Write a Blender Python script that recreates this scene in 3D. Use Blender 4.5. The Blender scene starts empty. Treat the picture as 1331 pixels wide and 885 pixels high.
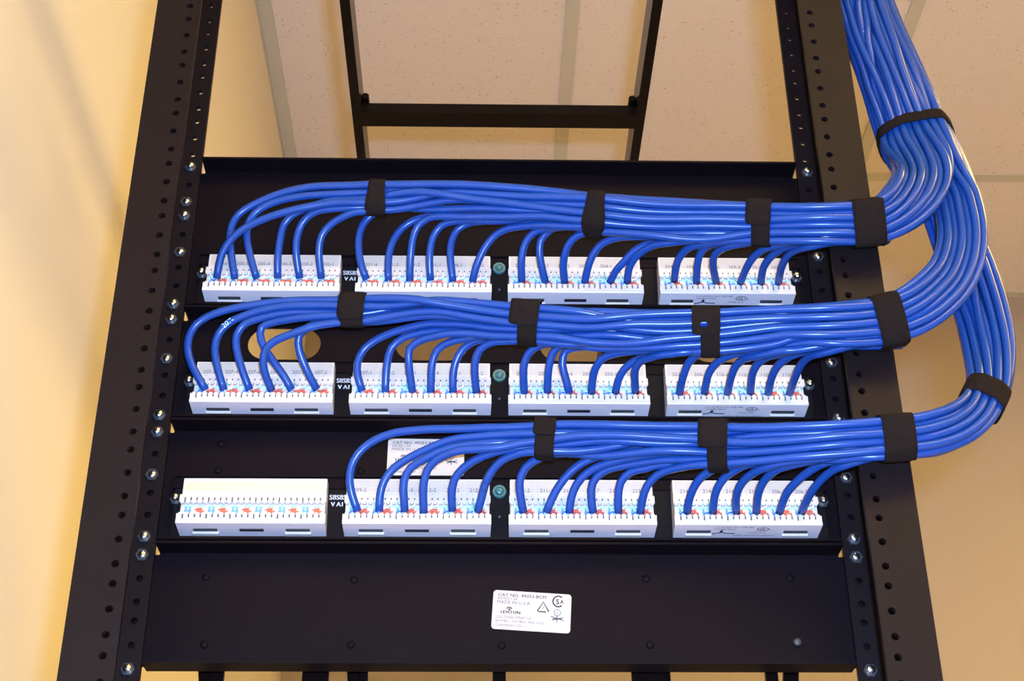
import bpy, bmesh, math, random
from mathutils import Vector, Matrix
random.seed(7)
C = bpy.context.scene.collection
ZC = 1.12
# ------------------------------------------------------------------ camera
yaw, pit, rol = 2.35645708e-02, 5.26467596e-01, -5.64377612e-03
FW = Vector((math.sin(yaw)*math.cos(pit), math.cos(yaw)*math.cos(pit), math.sin(pit)))
R0 = Vector((math.cos(yaw), -math.sin(yaw), 0)); U0 = R0.cross(FW)
RT = R0*math.cos(rol)+U0*math.sin(rol); UP = U0*math.cos(rol)-R0*math.sin(rol)
CAM = Vector((-0.01377, -0.93228, ZC))
cd = bpy.data.cameras.new('camera'); cam = bpy.data.objects.new('camera', cd); C.objects.link(cam)
cam.matrix_world = Matrix(((RT.x, UP.x, -FW.x, CAM.x), (RT.y, UP.y, -FW.y, CAM.y), (RT.z, UP.z, -FW.z, CAM.z), (0, 0, 0, 1)))
cd.sensor_fit = 'HORIZONTAL'; cd.sensor_width = 36; cd.lens = 36*1977.1/1331; cd.clip_start = .02
bpy.context.scene.camera = cam

# ------------------------------------------------------------------ materials
def new_mat(name):
    m = bpy.data.materials.new(name); m.use_nodes = True
    return m, m.node_tree.nodes, m.node_tree.links, m.node_tree.nodes['Principled BSDF']
def mat(name, col, rough=.5, metal=0, spec=.5, bump=None, vary=0, vscale=30, sheen=0):
    m, n, l, b = new_mat(name)
    b.inputs['Base Color'].default_value = (*col, 1); b.inputs['Roughness'].default_value = rough
    b.inputs['Metallic'].default_value = metal; b.inputs['Specular IOR Level'].default_value = spec
    if sheen: b.inputs['Sheen Weight'].default_value = sheen; b.inputs['Sheen Roughness'].default_value = .5
    tc = n.new('ShaderNodeTexCoord')
    if vary:
        t = n.new('ShaderNodeTexNoise'); t.inputs['Scale'].default_value = vscale; t.inputs['Detail'].default_value = 4
        l.new(tc.outputs['Object'], t.inputs['Vector'])
        mx = n.new('ShaderNodeMixRGB'); mx.inputs[1].default_value = (*[c*(1-vary) for c in col], 1); mx.inputs[2].default_value = (*[min(1, c*(1+vary)) for c in col], 1)
        l.new(t.outputs['Fac'], mx.inputs[0]); l.new(mx.outputs[0], b.inputs['Base Color'])
    if bump:
        t = n.new('ShaderNodeTexNoise'); t.inputs['Scale'].default_value = bump[0]; t.inputs['Detail'].default_value = 3
        l.new(tc.outputs['Object'], t.inputs['Vector'])
        bp = n.new('ShaderNodeBump'); bp.inputs['Strength'].default_value = bump[1]; bp.inputs['Distance'].default_value = bump[2]
        l.new(t.outputs['Fac'], bp.inputs['Height']); l.new(bp.outputs[0], b.inputs['Normal'])
    return m
M = dict(
    rack=mat('black_painted_steel', (.0075, .0048, .0062), .5, 0, .1, (900, .25, .0004), .25, 14),
    panel=mat('black_panel_enamel', (.0042, .0026, .0045), .55, 0, .055, (1200, .25, .0003), .2, 18),
    board=mat('black_circuit_board', (.0045, .0036, .005), .6, 0, .1),
    ladder=mat('black_ladder_enamel', (.004, .002, .002), .25, 0, .10),
    blue=mat('blue_pvc_jacket', (.008, .046, .25), .26, 0, .3, None, .10, 60),
    velcro=mat('black_hook_and_loop', (.0105, .0075, .0075), .95, 0, .08, (1500, .9, .0008), .35, 500, 0),
    white=mat('white_plastic', (.52, .48, .47), .4, 0, .4),
    under=mat('white_plastic_body', (.52, .47, .54), .45, 0, .3),
    paper=mat('white_paper', (.43, .39, .375), .7, 0, .2),
    cream=mat('cream_paper', (.60, .50, .33), .7, 0, .2),
    dark=mat('dark_slot', (.012, .012, .02), .6),
    tick=mat('contact_metal', (.06, .06, .08), .4),
    ink=mat('black_ink', (.02, .02, .035), .7, 0, .1),
    inkgrey=mat('grey_ink', (.085, .085, .13), .7, 0, .1),
    screen=mat('white_silkscreen', (.7, .72, .8), .6, 0, .2),
    zinc=mat('zinc_screw', (.75, .76, .8), .22, 1),
    screwdark=mat('black_oxide_screw', (.035, .035, .045), .45, .2),
    teal=mat('teal_plastic', (.03, .13, .14), .3),
    teald=mat('dark_teal_plastic', (.012, .06, .07), .3),
    cyan=mat('pale_cyan_mark', (.45, .72, .82), .5),
    bluem=mat('blue_mark', (.10, .27, .55), .5),
    tealm=mat('green_mark', (.12, .42, .42), .5),
    redm=mat('orange_mark', (.72, .09, .05), .5),
    w_blue=mat('blue_wire', (.04, .17, .6), .35), w_lblue=mat('white_blue_wire', (.40, .68, .85), .35),
    w_red=mat('orange_wire', (.72, .10, .05), .35), w_pink=mat('white_orange_wire', (.85, .6, .66), .35),
    w_green=mat('green_wire', (.05, .38, .45), .35), w_lgreen=mat('white_green_wire', (.55, .78, .84), .35),
    w_brown=mat('brown_wire', (.3, .11, .12), .35), w_tan=mat('white_brown_wire', (.8, .7, .76), .35),
    tbar=mat('grey_ceiling_grid_paint', (.56, .545, .50), .5),
    floor=mat('beige_floor_tile', (.55, .50, .42), .5, 0, .4, None, .15, 6),
)
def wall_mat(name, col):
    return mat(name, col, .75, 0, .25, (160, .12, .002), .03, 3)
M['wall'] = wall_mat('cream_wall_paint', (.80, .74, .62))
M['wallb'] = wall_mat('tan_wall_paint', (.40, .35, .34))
# ceiling tile: pinkish mineral fibre with small pin holes
m, n, l, b = new_mat('speckled_ceiling_tile')
tc = n.new('ShaderNodeTexCoord')
acc = None
for sc, th, off in ((95, .17, 0), (60, .13, 3.3), (150, .20, 7.1)):
    v = n.new('ShaderNodeTexVoronoi'); v.inputs['Scale'].default_value = sc; v.inputs['Randomness'].default_value = 1
    mp = n.new('ShaderNodeMapping'); mp.inputs['Location'].default_value = (off, off*.7, 0)
    l.new(tc.outputs['Object'], mp.inputs[0]); l.new(mp.outputs[0], v.inputs['Vector'])
    r = n.new('ShaderNodeMapRange'); r.inputs['From Min'].default_value = th*.55; r.inputs['From Max'].default_value = th
    r.inputs['To Min'].default_value = 1; r.inputs['To Max'].default_value = 0
    l.new(v.outputs['Distance'], r.inputs['Value'])
    # thin the dots out: only some cells carry a hole
    sp = n.new('ShaderNodeSeparateColor'); l.new(v.outputs['Color'], sp.inputs[0])
    gt = n.new('ShaderNodeMath'); gt.operation = 'GREATER_THAN'; gt.inputs[1].default_value = .62
    l.new(sp.outputs[0], gt.inputs[0])
    mu = n.new('ShaderNodeMath'); mu.operation = 'MULTIPLY'; l.new(r.outputs[0], mu.inputs[0]); l.new(gt.outputs[0], mu.inputs[1])
    if acc is None: acc = mu.outputs[0]
    else:
        a = n.new('ShaderNodeMath'); a.operation = 'MAXIMUM'; l.new(acc, a.inputs[0]); l.new(mu.outputs[0], a.inputs[1]); acc = a.outputs[0]
mx = n.new('ShaderNodeMixRGB'); mx.inputs[1].default_value = (.76, .69, .69, 1); mx.inputs[2].default_value = (.50, .39, .33, 1)
l.new(acc, mx.inputs[0]); l.new(mx.outputs[0], b.inputs['Base Color']); b.inputs['Roughness'].default_value = .9
b.inputs['Specular IOR Level'].default_value = .1
M['tile'] = m
def emis(name, col, s):
    m, n, l, b = new_mat(name)
    b.inputs['Base Color'].default_value = (.8, .8, .8, 1); b.inputs['Emission Color'].default_value = (*col, 1); b.inputs['Emission Strength'].default_value = s
    return m

# ------------------------------------------------------------------ helpers
def link(name, bm, m, parent=None, smooth=False, bevel=0):
    me = bpy.data.meshes.new(name)
    if bevel:
        bmesh.ops.bevel(bm, geom=[e for e in bm.edges if len(e.link_faces) == 2 and e.calc_face_angle(0) > .6], offset=bevel, segments=2, affect='EDGES', profile=.7)
    bmesh.ops.recalc_face_normals(bm, faces=bm.faces)
    bm.to_mesh(me); bm.free()
    for x in (m if isinstance(m, (list, tuple)) else [m]): me.materials.append(x)
    if smooth: me.polygons.foreach_set('use_smooth', [True]*len(me.polygons))
    o = bpy.data.objects.new(name, me); C.objects.link(o)
    if parent: put(o, parent)
    return o
def wloc(o):
    v = o.location.copy(); p = o.parent
    while p: v += p.location; p = p.parent
    return v
def put(o, parent):
    # every object here is unrotated, so the offset to the parent's origin is all there is to undo
    o.parent = parent; o.location = o.location - wloc(parent)
def empty(name, loc):
    o = bpy.data.objects.new(name, None); o.location = loc; o.empty_display_size = .02; C.objects.link(o); return o
def tag(o, label, cat, group=None, kind=None):
    o['label'] = label; o['category'] = cat
    if group: o['group'] = group
    if kind: o['kind'] = kind
    return o
def struct(o):
    o['kind'] = 'structure'; return o
def box(bm, x0, x1, y0, y1, z0, z1, mi=0):
    v = [bm.verts.new((x, y, z)) for x in (x0, x1) for y in (y0, y1) for z in (z0, z1)]
    for q in ((0, 1, 3, 2), (4, 6, 7, 5), (0, 4, 5, 1), (2, 3, 7, 6), (0, 2, 6, 4), (1, 5, 7, 3)):
        f = bm.faces.new([v[i] for i in q]); f.material_index = mi
def B(name, x0, x1, y0, y1, z0, z1, m, parent=None, bevel=0):
    bm = bmesh.new(); box(bm, x0, x1, y0, y1, z0, z1); return link(name, bm, m, parent, False, bevel)
def cyl_y(bm, x, z, r, y0, y1, seg=16, r1=None, mi=0, dome=0):
    """cylinder whose axis is Y, from y0 (far) to y1 (near)"""
    rings = [(y0, r), (y1, r1 if r1 is not None else r)]
    if dome:
        rr = rings[-1][1]
        rings += [(y1-dome*math.sin(a), rr*math.cos(a)) for a in (.5, 1.0, 1.35)]
    prev = None
    for y, q in rings:
        ring = [bm.verts.new((x+q*math.cos(2*math.pi*i/seg), y, z+q*math.sin(2*math.pi*i/seg))) for i in range(seg)]
        if prev:
            for i in range(seg):
                f = bm.faces.new((prev[i], prev[(i+1) % seg], ring[(i+1) % seg], ring[i])); f.material_index = mi
        else:
            f = bm.faces.new(ring); f.material_index = mi
        prev = ring
    f = bm.faces.new(prev); f.material_index = mi
def sweep(bm, pts, r, seg=10, mi=0, cap=True):
    """round tube along points with parallel transported frame"""
    n = len(pts); T = []
    for i in range(n):
        t = pts[min(i+1, n-1)]-pts[max(i-1, 0)]; T.append(t.normalized())
    a = Vector((0, 1, 0)) if abs(T[0].y) < .8 else Vector((1, 0, 0))
    N = (a-T[0]*a.dot(T[0])).normalized(); prev = None
    for i in range(n):
        N = (N-T[i]*N.dot(T[i])).normalized(); Bn = T[i].cross(N)
        ring = [bm.verts.new(pts[i]+(N*math.cos(2*math.pi*k/seg)+Bn*math.sin(2*math.pi*k/seg))*r) for k in range(seg)]
        if prev:
            for k in range(seg):
                f = bm.faces.new((prev[k], prev[(k+1) % seg], ring[(k+1) % seg], ring[k])); f.material_index = mi; f.smooth = True
        elif cap: f = bm.faces.new(ring); f.material_index = mi
        prev = ring
    if cap: f = bm.faces.new(prev); f.material_index = mi
def catmull(p, k):
    out = []; n = len(p)
    e = [p[0]*2-p[1]]+list(p)+[p[-1]*2-p[-2]]
    for i in range(n-1):
        a, b_, c, d = e[i:i+4]
        for j in range(k):
            t = j/k; out.append(.5*((2*b_)+(c-a)*t+(2*a-5*b_+4*c-d)*t*t+(3*b_-a-3*c+d)*t**3))
    out.append(p[-1]); return out
def text_mesh(s, size, align='LEFT', extrude=0.0, xs=1):
    cu = bpy.data.curves.new('t', 'FONT'); cu.body = s; cu.size = size; cu.align_x = align; cu.extrude = extrude; cu.resolution_u = 2
    o = bpy.data.objects.new('t', cu); C.objects.link(o)
    me = bpy.data.meshes.new_from_object(o.evaluated_get(bpy.context.evaluated_depsgraph_get()))
    bpy.data.objects.remove(o); bpy.data.curves.remove(cu)
    for v in me.vertices: v.co.x *= xs
    return me
def text_into(bm, s, x, z, y, size, align='LEFT', rot=0, xs=1, mi=0, pivot=None, bold=0):
    """writing facing -Y laid into a bmesh, lower left of the first letter at (x, z)"""
    me = text_mesh(s, size, align, .00003, xs)
    ca, sa = math.cos(rot), math.sin(rot)
    for dx in ((0,) if not bold else (0, bold)):
        vs = []
        for v in me.vertices:
            px, pz = x+v.co.x+dx, z+v.co.y
            if pivot:
                qx, qz = px-pivot[0], pz-pivot[1]; px, pz = pivot[0]+qx*ca-qz*sa, pivot[1]+qx*sa+qz*ca
            vs.append(bm.verts.new((px, y-v.co.z, pz)))
        for p in me.polygons:
            try: f = bm.faces.new([vs[i] for i in p.vertices]); f.material_index = mi
            except ValueError: pass
    bpy.data.meshes.remove(me)
def ribbon(bm, pts, w, y, mi=0, closed=False, th=.00006):
    """flat printed line of width w through (x, z) points at depth y"""
    n = len(pts); L = []; 
    for i in range(n):
        a = pts[i-1] if (i > 0 or closed) else pts[i]; b_ = pts[(i+1) % n] if (i < n-1 or closed) else pts[i]
        d = Vector((b_[0]-a[0], b_[1]-a[1])).normalized(); nn = Vector((-d.y, d.x))*w/2
        L.append((bm.verts.new((pts[i][0]+nn.x, y-th, pts[i][1]+nn.y)), bm.verts.new((pts[i][0]-nn.x, y-th, pts[i][1]-nn.y))))
    for i in range(n if closed else n-1):
        p, q = L[i], L[(i+1) % n]; f = bm.faces.new((p[0], p[1], q[1], q[0])); f.material_index = mi

# ------------------------------------------------------------------ room shell
XL, YB, XR, YF, ZT = -.408, 2.03, 2.75, -2.6, 2.97
struct(B('floor', XL-.1, XR+.1, YF-.1, YB+.1, -.1, 0, M['floor']))
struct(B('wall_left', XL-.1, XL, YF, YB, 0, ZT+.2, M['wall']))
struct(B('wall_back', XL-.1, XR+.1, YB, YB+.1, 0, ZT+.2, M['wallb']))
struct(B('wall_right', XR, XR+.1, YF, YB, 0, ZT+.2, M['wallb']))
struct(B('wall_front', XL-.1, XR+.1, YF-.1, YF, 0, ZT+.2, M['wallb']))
struct(B('ceiling', XL, XR, YF, YB, ZT, ZT+.02, M['tile']))
# suspended grid: tee bars run in both directions, wall angle along the left and back walls
tx = [.1435+.605*i for i in range(0, 5)]; ty = [1.572-.605*i for i in range(0, 8)]
n_ = 1
for x in tx:
    bm = bmesh.new(); box(bm, x-.012, x+.012, YF, YB, ZT-.004, ZT)
    struct(link('trim_%d' % n_, bm, M['tbar'])); n_ += 1
for y in ty:
    if y < YF+.05: continue
    if y < 1.0 or y > 1.5:
        bm = bmesh.new(); box(bm, XL, XR, y-.012, y+.012, ZT-.0035, ZT)
        # the left bay holds a long tile, so the cross tees start at the first main tee
        if y > .2:
            bm.free(); bm = bmesh.new(); box(bm, tx[1]+.012 if y > .9 else tx[0]+.012, XR, y-.012, y+.012, ZT-.0035, ZT)
        struct(link('trim_%d' % n_, bm, M['tbar'])); n_ += 1
bm = bmesh.new(); box(bm, XL, XL+.024, YF, YB, ZT-.005, ZT); box(bm, XL, XL+.0015, YF, YB, ZT-.024, ZT)
struct(link('trim_%d' % n_, bm, M['tbar'])); n_ += 1
bm = bmesh.new(); box(bm, XL+.024, XR, YB-.022, YB, ZT-.0045, ZT)
struct(link('trim_%d' % n_, bm, M['tbar'])); n_ += 1
struct(B('baseboard_left', XL, XL+.012, YF, YB, 0, .1, M['dark']))
struct(B('baseboard_back', XL+.012, XR, YB-.012, YB, 0, .1, M['dark']))

# ceiling light fixtures (behind and to the right of the camera)
def troffer(x0, x1, y0, y1, label):
    t = tag(empty('ceiling_light', ((x0+x1)/2, (y0+y1)/2, ZT-.03)), label, 'ceiling light', 'fluorescent ceiling lights')
    bm = bmesh.new()
    for a in ((x0, x1, y0, y0+.03), (x0, x1, y1-.03, y1), (x0, x0+.03, y0+.03, y1-.03), (x1-.03, x1, y0+.03, y1-.03)): box(bm, *a, ZT-.03, ZT-.004)
    link('frame', bm, M['tbar'], t)
    B('diffuser', x0+.03, x1-.03, y0+.03, y1-.03, ZT-.02, ZT-.012, EM, t)
EM = emis('warm_diffuser', (1, .69, .20), 21)
troffer(.765, 1.345, -2.55, -1.36, 'warm fluorescent ceiling light farthest behind the camera, middle of that row')
troffer(.16, .735, -2.55, -1.36, 'warm fluorescent ceiling light farthest behind the camera, beside the left wall')
troffer(1.37, 1.95, -.14, 1.06, 'warm fluorescent ceiling light to the right of the rack')
troffer(1.98, 2.56, -2.55, -1.36, 'warm fluorescent ceiling light behind the camera, beside the right wall')
troffer(1.98, 2.56, -1.34, -.16, 'warm fluorescent ceiling light on the right side of the room, closer to the rack')

# ------------------------------------------------------------------ relay rack
rack = tag(empty('equipment_rack', (0, -.035, 0)), 'tall black two-post steel rack holding the patch panels', 'equipment rack')
def plate_holes(bm, x0, x1, xh, holes, y0, y1, z0, z1, r=.0024, seg=12):
    """vertical plate in the XZ plane between y0 and y1 with a column of round through holes"""
    holes = sorted(h for h in holes if z0+.008 < h < z1-.008)
    cuts = [z0]+[(a+b_)/2 for a, b_ in zip(holes, holes[1:])]+[z1]
    for i, h in enumerate(holes):
        lo, hi = cuts[i], cuts[i+1]
        angs = sorted([2*math.pi*k/seg for k in range(seg)]+[math.atan2(zz-h, xx-xh) % (2*math.pi) for xx in (x0, x1) for zz in (lo, hi)])
        L = {}
        for y in (y0, y1):
            inner = []; outer = []
            for a in angs:
                c, s = math.cos(a), math.sin(a)
                inner.append(bm.verts.new((xh+r*c, y, h+r*s)))
                tt = min([((x1-xh)/c) if c > 1e-9 else ((x0-xh)/c) if c < -1e-9 else 9, ((hi-h)/s) if s > 1e-9 else ((lo-h)/s) if s < -1e-9 else 9])
                outer.append(bm.verts.new((xh+tt*c, y, h+tt*s)))
            L[y] = (inner, outer)
            for k in range(len(angs)):
                k2 = (k+1) % len(angs); bm.faces.new((inner[k], inner[k2], outer[k2], outer[k]))
        for k in range(len(angs)):
            k2 = (k+1) % len(angs); bm.faces.new((L[y0][0][k], L[y0][0][k2], L[y1][0][k2], L[y1][0][k]))
    # long edges
    for x in (x0, x1):
        a = [bm.verts.new(p) for p in ((x, y0, z0), (x, y1, z0), (x, y1, z1), (x, y0, z1))]; bm.faces.new(a)
    for z in (z0, z1):
        a = [bm.verts.new(p) for p in ((x0, y0, z), (x1, y0, z), (x1, y1, z), (x0, y1, z))]; bm.faces.new(a)
ZP = 1.5028   # a panel boundary
HOLES = [ZP+.00635+o+.04445*k for k in range(-33, 14) for o in (0, .015875, .03175)]
ZTOP = 2.13
for s in (-1, 1):
    bm = bmesh.new()
    xi, xo = .225, .2575
    a, b_ = sorted((s*xi, s*xo))
    plate_holes(bm, a, b_, s*.2328, HOLES, -.0695, -.0655, .0, ZTOP)
    plate_holes(bm, a, b_, s*.2325, HOLES, -.0045, 0, .0, ZTOP)
    w0, w1 = sorted((s*(xo-.004), s*xo)); box(bm, w0, w1, -.0655, -.0045, 0, ZTOP)
    u = link('upright', bm, M['rack'], rack)
    # base foot with gusset
    bm = bmesh.new(); f0, f1 = sorted((s*.200, s*.262)); box(bm, f0, f1, -.19, .12, 0, .006)
    link('foot', bm, M['rack'], rack, False, .001)
bm = bmesh.new(); box(bm, -.2575, .2575, -.075, -.07, 2.06, ZTOP); box(bm, -.2575, .2575, -.07, -.03, ZTOP, ZTOP+.004)
box(bm, -.2575, .2575, 0, .005, 2.06, ZTOP); link('top_crossbar', bm, M['rack'], rack)

# ------------------------------------------------------------------ ladder above the rack
lad = tag(empty('cable_ladder', (0.004, .5, 2.15)), 'black horizontal cable ladder running from the rack top under the ceiling', 'cable ladder')
for s in (-1, 1):
    x = .004+s*.1525
    B('side_rail', x-.0050, x+.0050, -.12, 1.9, 2.150, 2.188, M['ladder'], lad, .0008)
for y in (.06-.0, .356, .66, .96, 1.26, 1.56, 1.86):
    B('rung', -.1435, .1515, y, y+.0235, 2.150, 2.163, M['ladder'], lad, .0012)
bm = bmesh.new(); cyl_y(bm, .1475, 2.168, .004, .362, .350, 12); link('weld_bead', bm, M['ladder'], lad)
bm = bmesh.new(); cyl_y(bm, -.1395, 2.168, .004, .362, .350, 12); link('weld_bead', bm, M['ladder'], lad)
for s in (-1, 1):
    B('wall_bracket' if s < 0 else 'wall_bracket', .004+s*.1525-.012, .004+s*.1525+.012, 1.9, YB, 2.14, 2.19, M['ladder'], lad)
for s in (-1, 1):
    B('support_clip', .004+s*.1525-.008, .004+s*.1525+.008, -.068, -.035, ZTOP+.004, 2.150, M['ladder'], lad)

# ------------------------------------------------------------------ panels
HX = .2224
def panel_shell(p, z0, z1, top=.017, bot=.015, ovals=(), z1plate=None):
    """plate at Y=0..0.0016 with folded flanges toward the rear, ears behind the front flanges"""
    bm = bmesh.new(); g = .0012
    zt = z1plate or z1
    if not ovals: box(bm, -HX, HX, 0, .0016, z0+g, z1-g)
    else:
        # slab with stadium shaped cut outs, built cell by cell
        zc, hh = ovals[0][1], ovals[0][3]
        xs = [-HX]+[(a[0]+b_[0])/2 for a, b_ in zip(ovals, ovals[1:])]+[HX]
        lo, hi = zc-hh-.003, zc+hh+.003
        box(bm, -HX, HX, 0, .0016, z0+g, lo); box(bm, -HX, HX, 0, .0016, hi, z1-g)
        for (xc, zc_, hw, hh_), xa, xb in zip(ovals, xs, xs[1:]):
            pts = []; seg = 12
            for k in range(seg+1):
                a = -math.pi/2+math.pi*k/seg; pts.append((xc+hw-hh_+hh_*math.cos(a), zc_+hh_*math.sin(a)))
            for k in range(seg+1):
                a = math.pi/2+math.pi*k/seg; pts.append((xc-hw+hh_+hh_*math.cos(a), zc_+hh_*math.sin(a)))
            def outer(q):
                x, z = q
                dx, dz = x-xc, z-zc_
                tt = min((xb-xc)/dx if dx > 1e-9 else ((xa-xc)/dx if dx < -1e-9 else 99), (hi-zc_)/dz if dz > 1e-9 else ((lo-zc_)/dz if dz < -1e-9 else 99))
                return (xc+dx*tt, zc_+dz*tt)
            for cx_ in (xa, xb):
                for cz_ in (lo, hi):
                    # insert a point whose ray goes to the corner
                    ang = math.atan2(cz_-zc_, cx_-xc)
                    best = min(range(len(pts)), key=lambda i: abs(math.atan2(math.sin(math.atan2(pts[i][1]-zc_, pts[i][0]-xc)-ang), math.cos(math.atan2(pts[i][1]-zc_, pts[i][0]-xc)-ang))))
                    pts[best] = (pts[best][0], pts[best][1])
            rings = {}
            outs = [outer(q) for q in pts]
            # snap the outer points nearest each corner onto it
            for cx_ in (xa, xb):
                for cz_ in (lo, hi):
                    i = min(range(len(outs)), key=lambda i: (outs[i][0]-cx_)**2+(outs[i][1]-cz_)**2); outs[i] = (cx_, cz_)
            for y in (0, .0016):
                rings[y] = ([bm.verts.new((q[0], y, q[1])) for q in pts], [bm.verts.new((q[0], y, q[1])) for q in outs])
                I, Oo = rings[y]
                for k in range(len(pts)):
                    k2 = (k+1) % len(pts); bm.faces.new((I[k], I[k2], Oo[k2], Oo[k]))
            for k in range(len(pts)):
                k2 = (k+1) % len(pts); bm.faces.new((rings[0][0][k], rings[0][0][k2], rings[.0016][0][k2], rings[.0016][0][k]))
    link('face_plate', bm, M['panel'], p)
    B('top_flange', -HX, HX, -top, 0, z1-g-.0016, z1-g, M['panel'], p, .0003)
    B('bottom_flange', -HX, HX, -bot, 0, z0+g, z0+g+.0016, M['panel'], p, .0003)
    for s in (-1, 1):
        a, b_ = sorted((s*HX, s*.241)); e0 = .0010
        B('mounting_ear', a, b_, .0002, .0018, z0+.0040, z1-.0040, M['panel'], p)
def rivets(p, pts, r=.0026):
    for x, z in pts:
        bm = bmesh.new(); cyl_y(bm, x, z, r, .0, -.0004, 12, None, 0, .0012); link('rivet', bm, M['panel'], p, True)
def mount_screws(p, zs):
    for s in (-1, 1):
        for j, z in enumerate(zs):
            z = min(HOLES, key=lambda h: abs(h-z))
            bm = bmesh.new(); cyl_y(bm, s*.2325, z, .0027, .004, -.0085 if j % 2 == 0 else -.0065, 12, None, 0, .0014)
            cyl_y(bm, s*.2325, z, .0044, -.0046, -.0062, 6, None, 1)
            link('mounting_screw', bm, [M['zinc'], M['screwdark']], p, False)

def sticker(p, name, x0, z0, w, h, rot, y, faint):
    """white rating label with the maker's name, address and approval marks"""
    pv = (x0, z0); ca, sa = math.cos(rot), math.sin(rot)
    def tr(x, z): return (x0+x*ca-z*sa, z0+x*sa+z*ca)
    bm = bmesh.new(); r = .0022; pts = []
    for cx_, cz_, a0 in ((w-r, r, -90), (w-r, h-r, 0), (r, h-r, 90), (r, r, 180)):
        for k in range(5):
            a = math.radians(a0+k*22.5); pts.append(tr(cx_+r*math.cos(a), cz_+r*math.sin(a)))
    f = [bm.verts.new((q[0], y, q[1])) for q in pts]; g = [bm.verts.new((q[0], y+.0002, q[1])) for q in pts]
    bm.faces.new(f)
    for i in range(len(f)): bm.faces.new((f[i], f[(i+1) % len(f)], g[(i+1) % len(f)], g[i]))
    lab = link(name, bm, M['paper'], p)
    bm = bmesh.new()
    def T(s, x, z, size, mi, xs=1, bold=0): text_into(bm, s, x0+x, z0+z, y-.00005, size, 'LEFT', rot, xs, mi, pv, bold)
    T('CAT NO. 49253-BCM', .0030, h-.0040, .0031, 1, 1.1, .00012); T('RATED 1.5A', .0030, h-.0062, .0024, 1)
    T('MADE IN U.S.A.', .0026, h-.0089, .0031, 1, 1.05)
    T('LEVITON', .0052, .0108, .0029, 0, 1.1, .0002)
    T('2222-222ND STREET S.E.', .0024, .0076, .0022, 1); T('BOTHELL, WA 98021-4422 U.S.A.', .0024, .0050, .0022, 1); T('CANADA LTD', .0028, .0022, .0022, 1, 1.2)
    def Rb(pts, wd, mi, closed=False): ribbon(bm, [tr(*q) for q in pts], wd, y-.00002, mi, closed)
    # brand's small dome mark
    Rb([(.0108+.0016*math.cos(a), .0139+.0012*math.sin(a)) for a in [math.pi*k/8 for k in range(9)]], .0007, 0)
    Rb([(.0102, .0137), (.0116, .0137)], .0010, 0)
    tri = [(w-.0216, h-.0126), (w-.0180, h-.0062), (w-.0142, h-.0126)]
    Rb([tri[0], tri[1], tri[2]], .0008, 0); Rb([(w-.0210, h-.0128), (w-.0160, h-.0128)], .0008, 0); Rb([(w-.0188, h-.0110), (w-.0172, h-.0092)], .0004, 1)
    c = (w-.0083, h-.0052)
    Rb([(c[0]+.0036*math.cos(a), c[1]+.0036*math.sin(a)) for a in [math.radians(50+26*k) for k in range(11)]], .0009, 0)
    T('S', c[0]-.0018, c[1]-.0020, .0052, 0, .9, .0003); T('A', c[0]+.0010, c[1]-.0014, .0036, 0, .9, .0002)
    c = (w-.0088, h-.0128)
    Rb([(c[0]+.0021*math.cos(a), c[1]+.0021*math.sin(a)) for a in [2*math.pi*k/14 for k in range(14)]], .0004, 1, True); T('UL', c[0]-.0014, c[1]-.0009, .0022, 1, .9)
    for q in ([(-.0040, -.0028), (.0044, -.0050)], [(.0042, -.0030), (-.0032, -.0052)], [(0, -.0020), (0, -.0066)], [(-.0028, -.0042), (.0030, -.0042)]):
        Rb([(c[0]+q[0][0], c[1]+q[0][1]), (c[0]+q[1][0], c[1]+q[1][1])], .0006, 1)
    link('label_print', bm, [M['ink'], M['inkgrey']], lab)
    return lab

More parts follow.
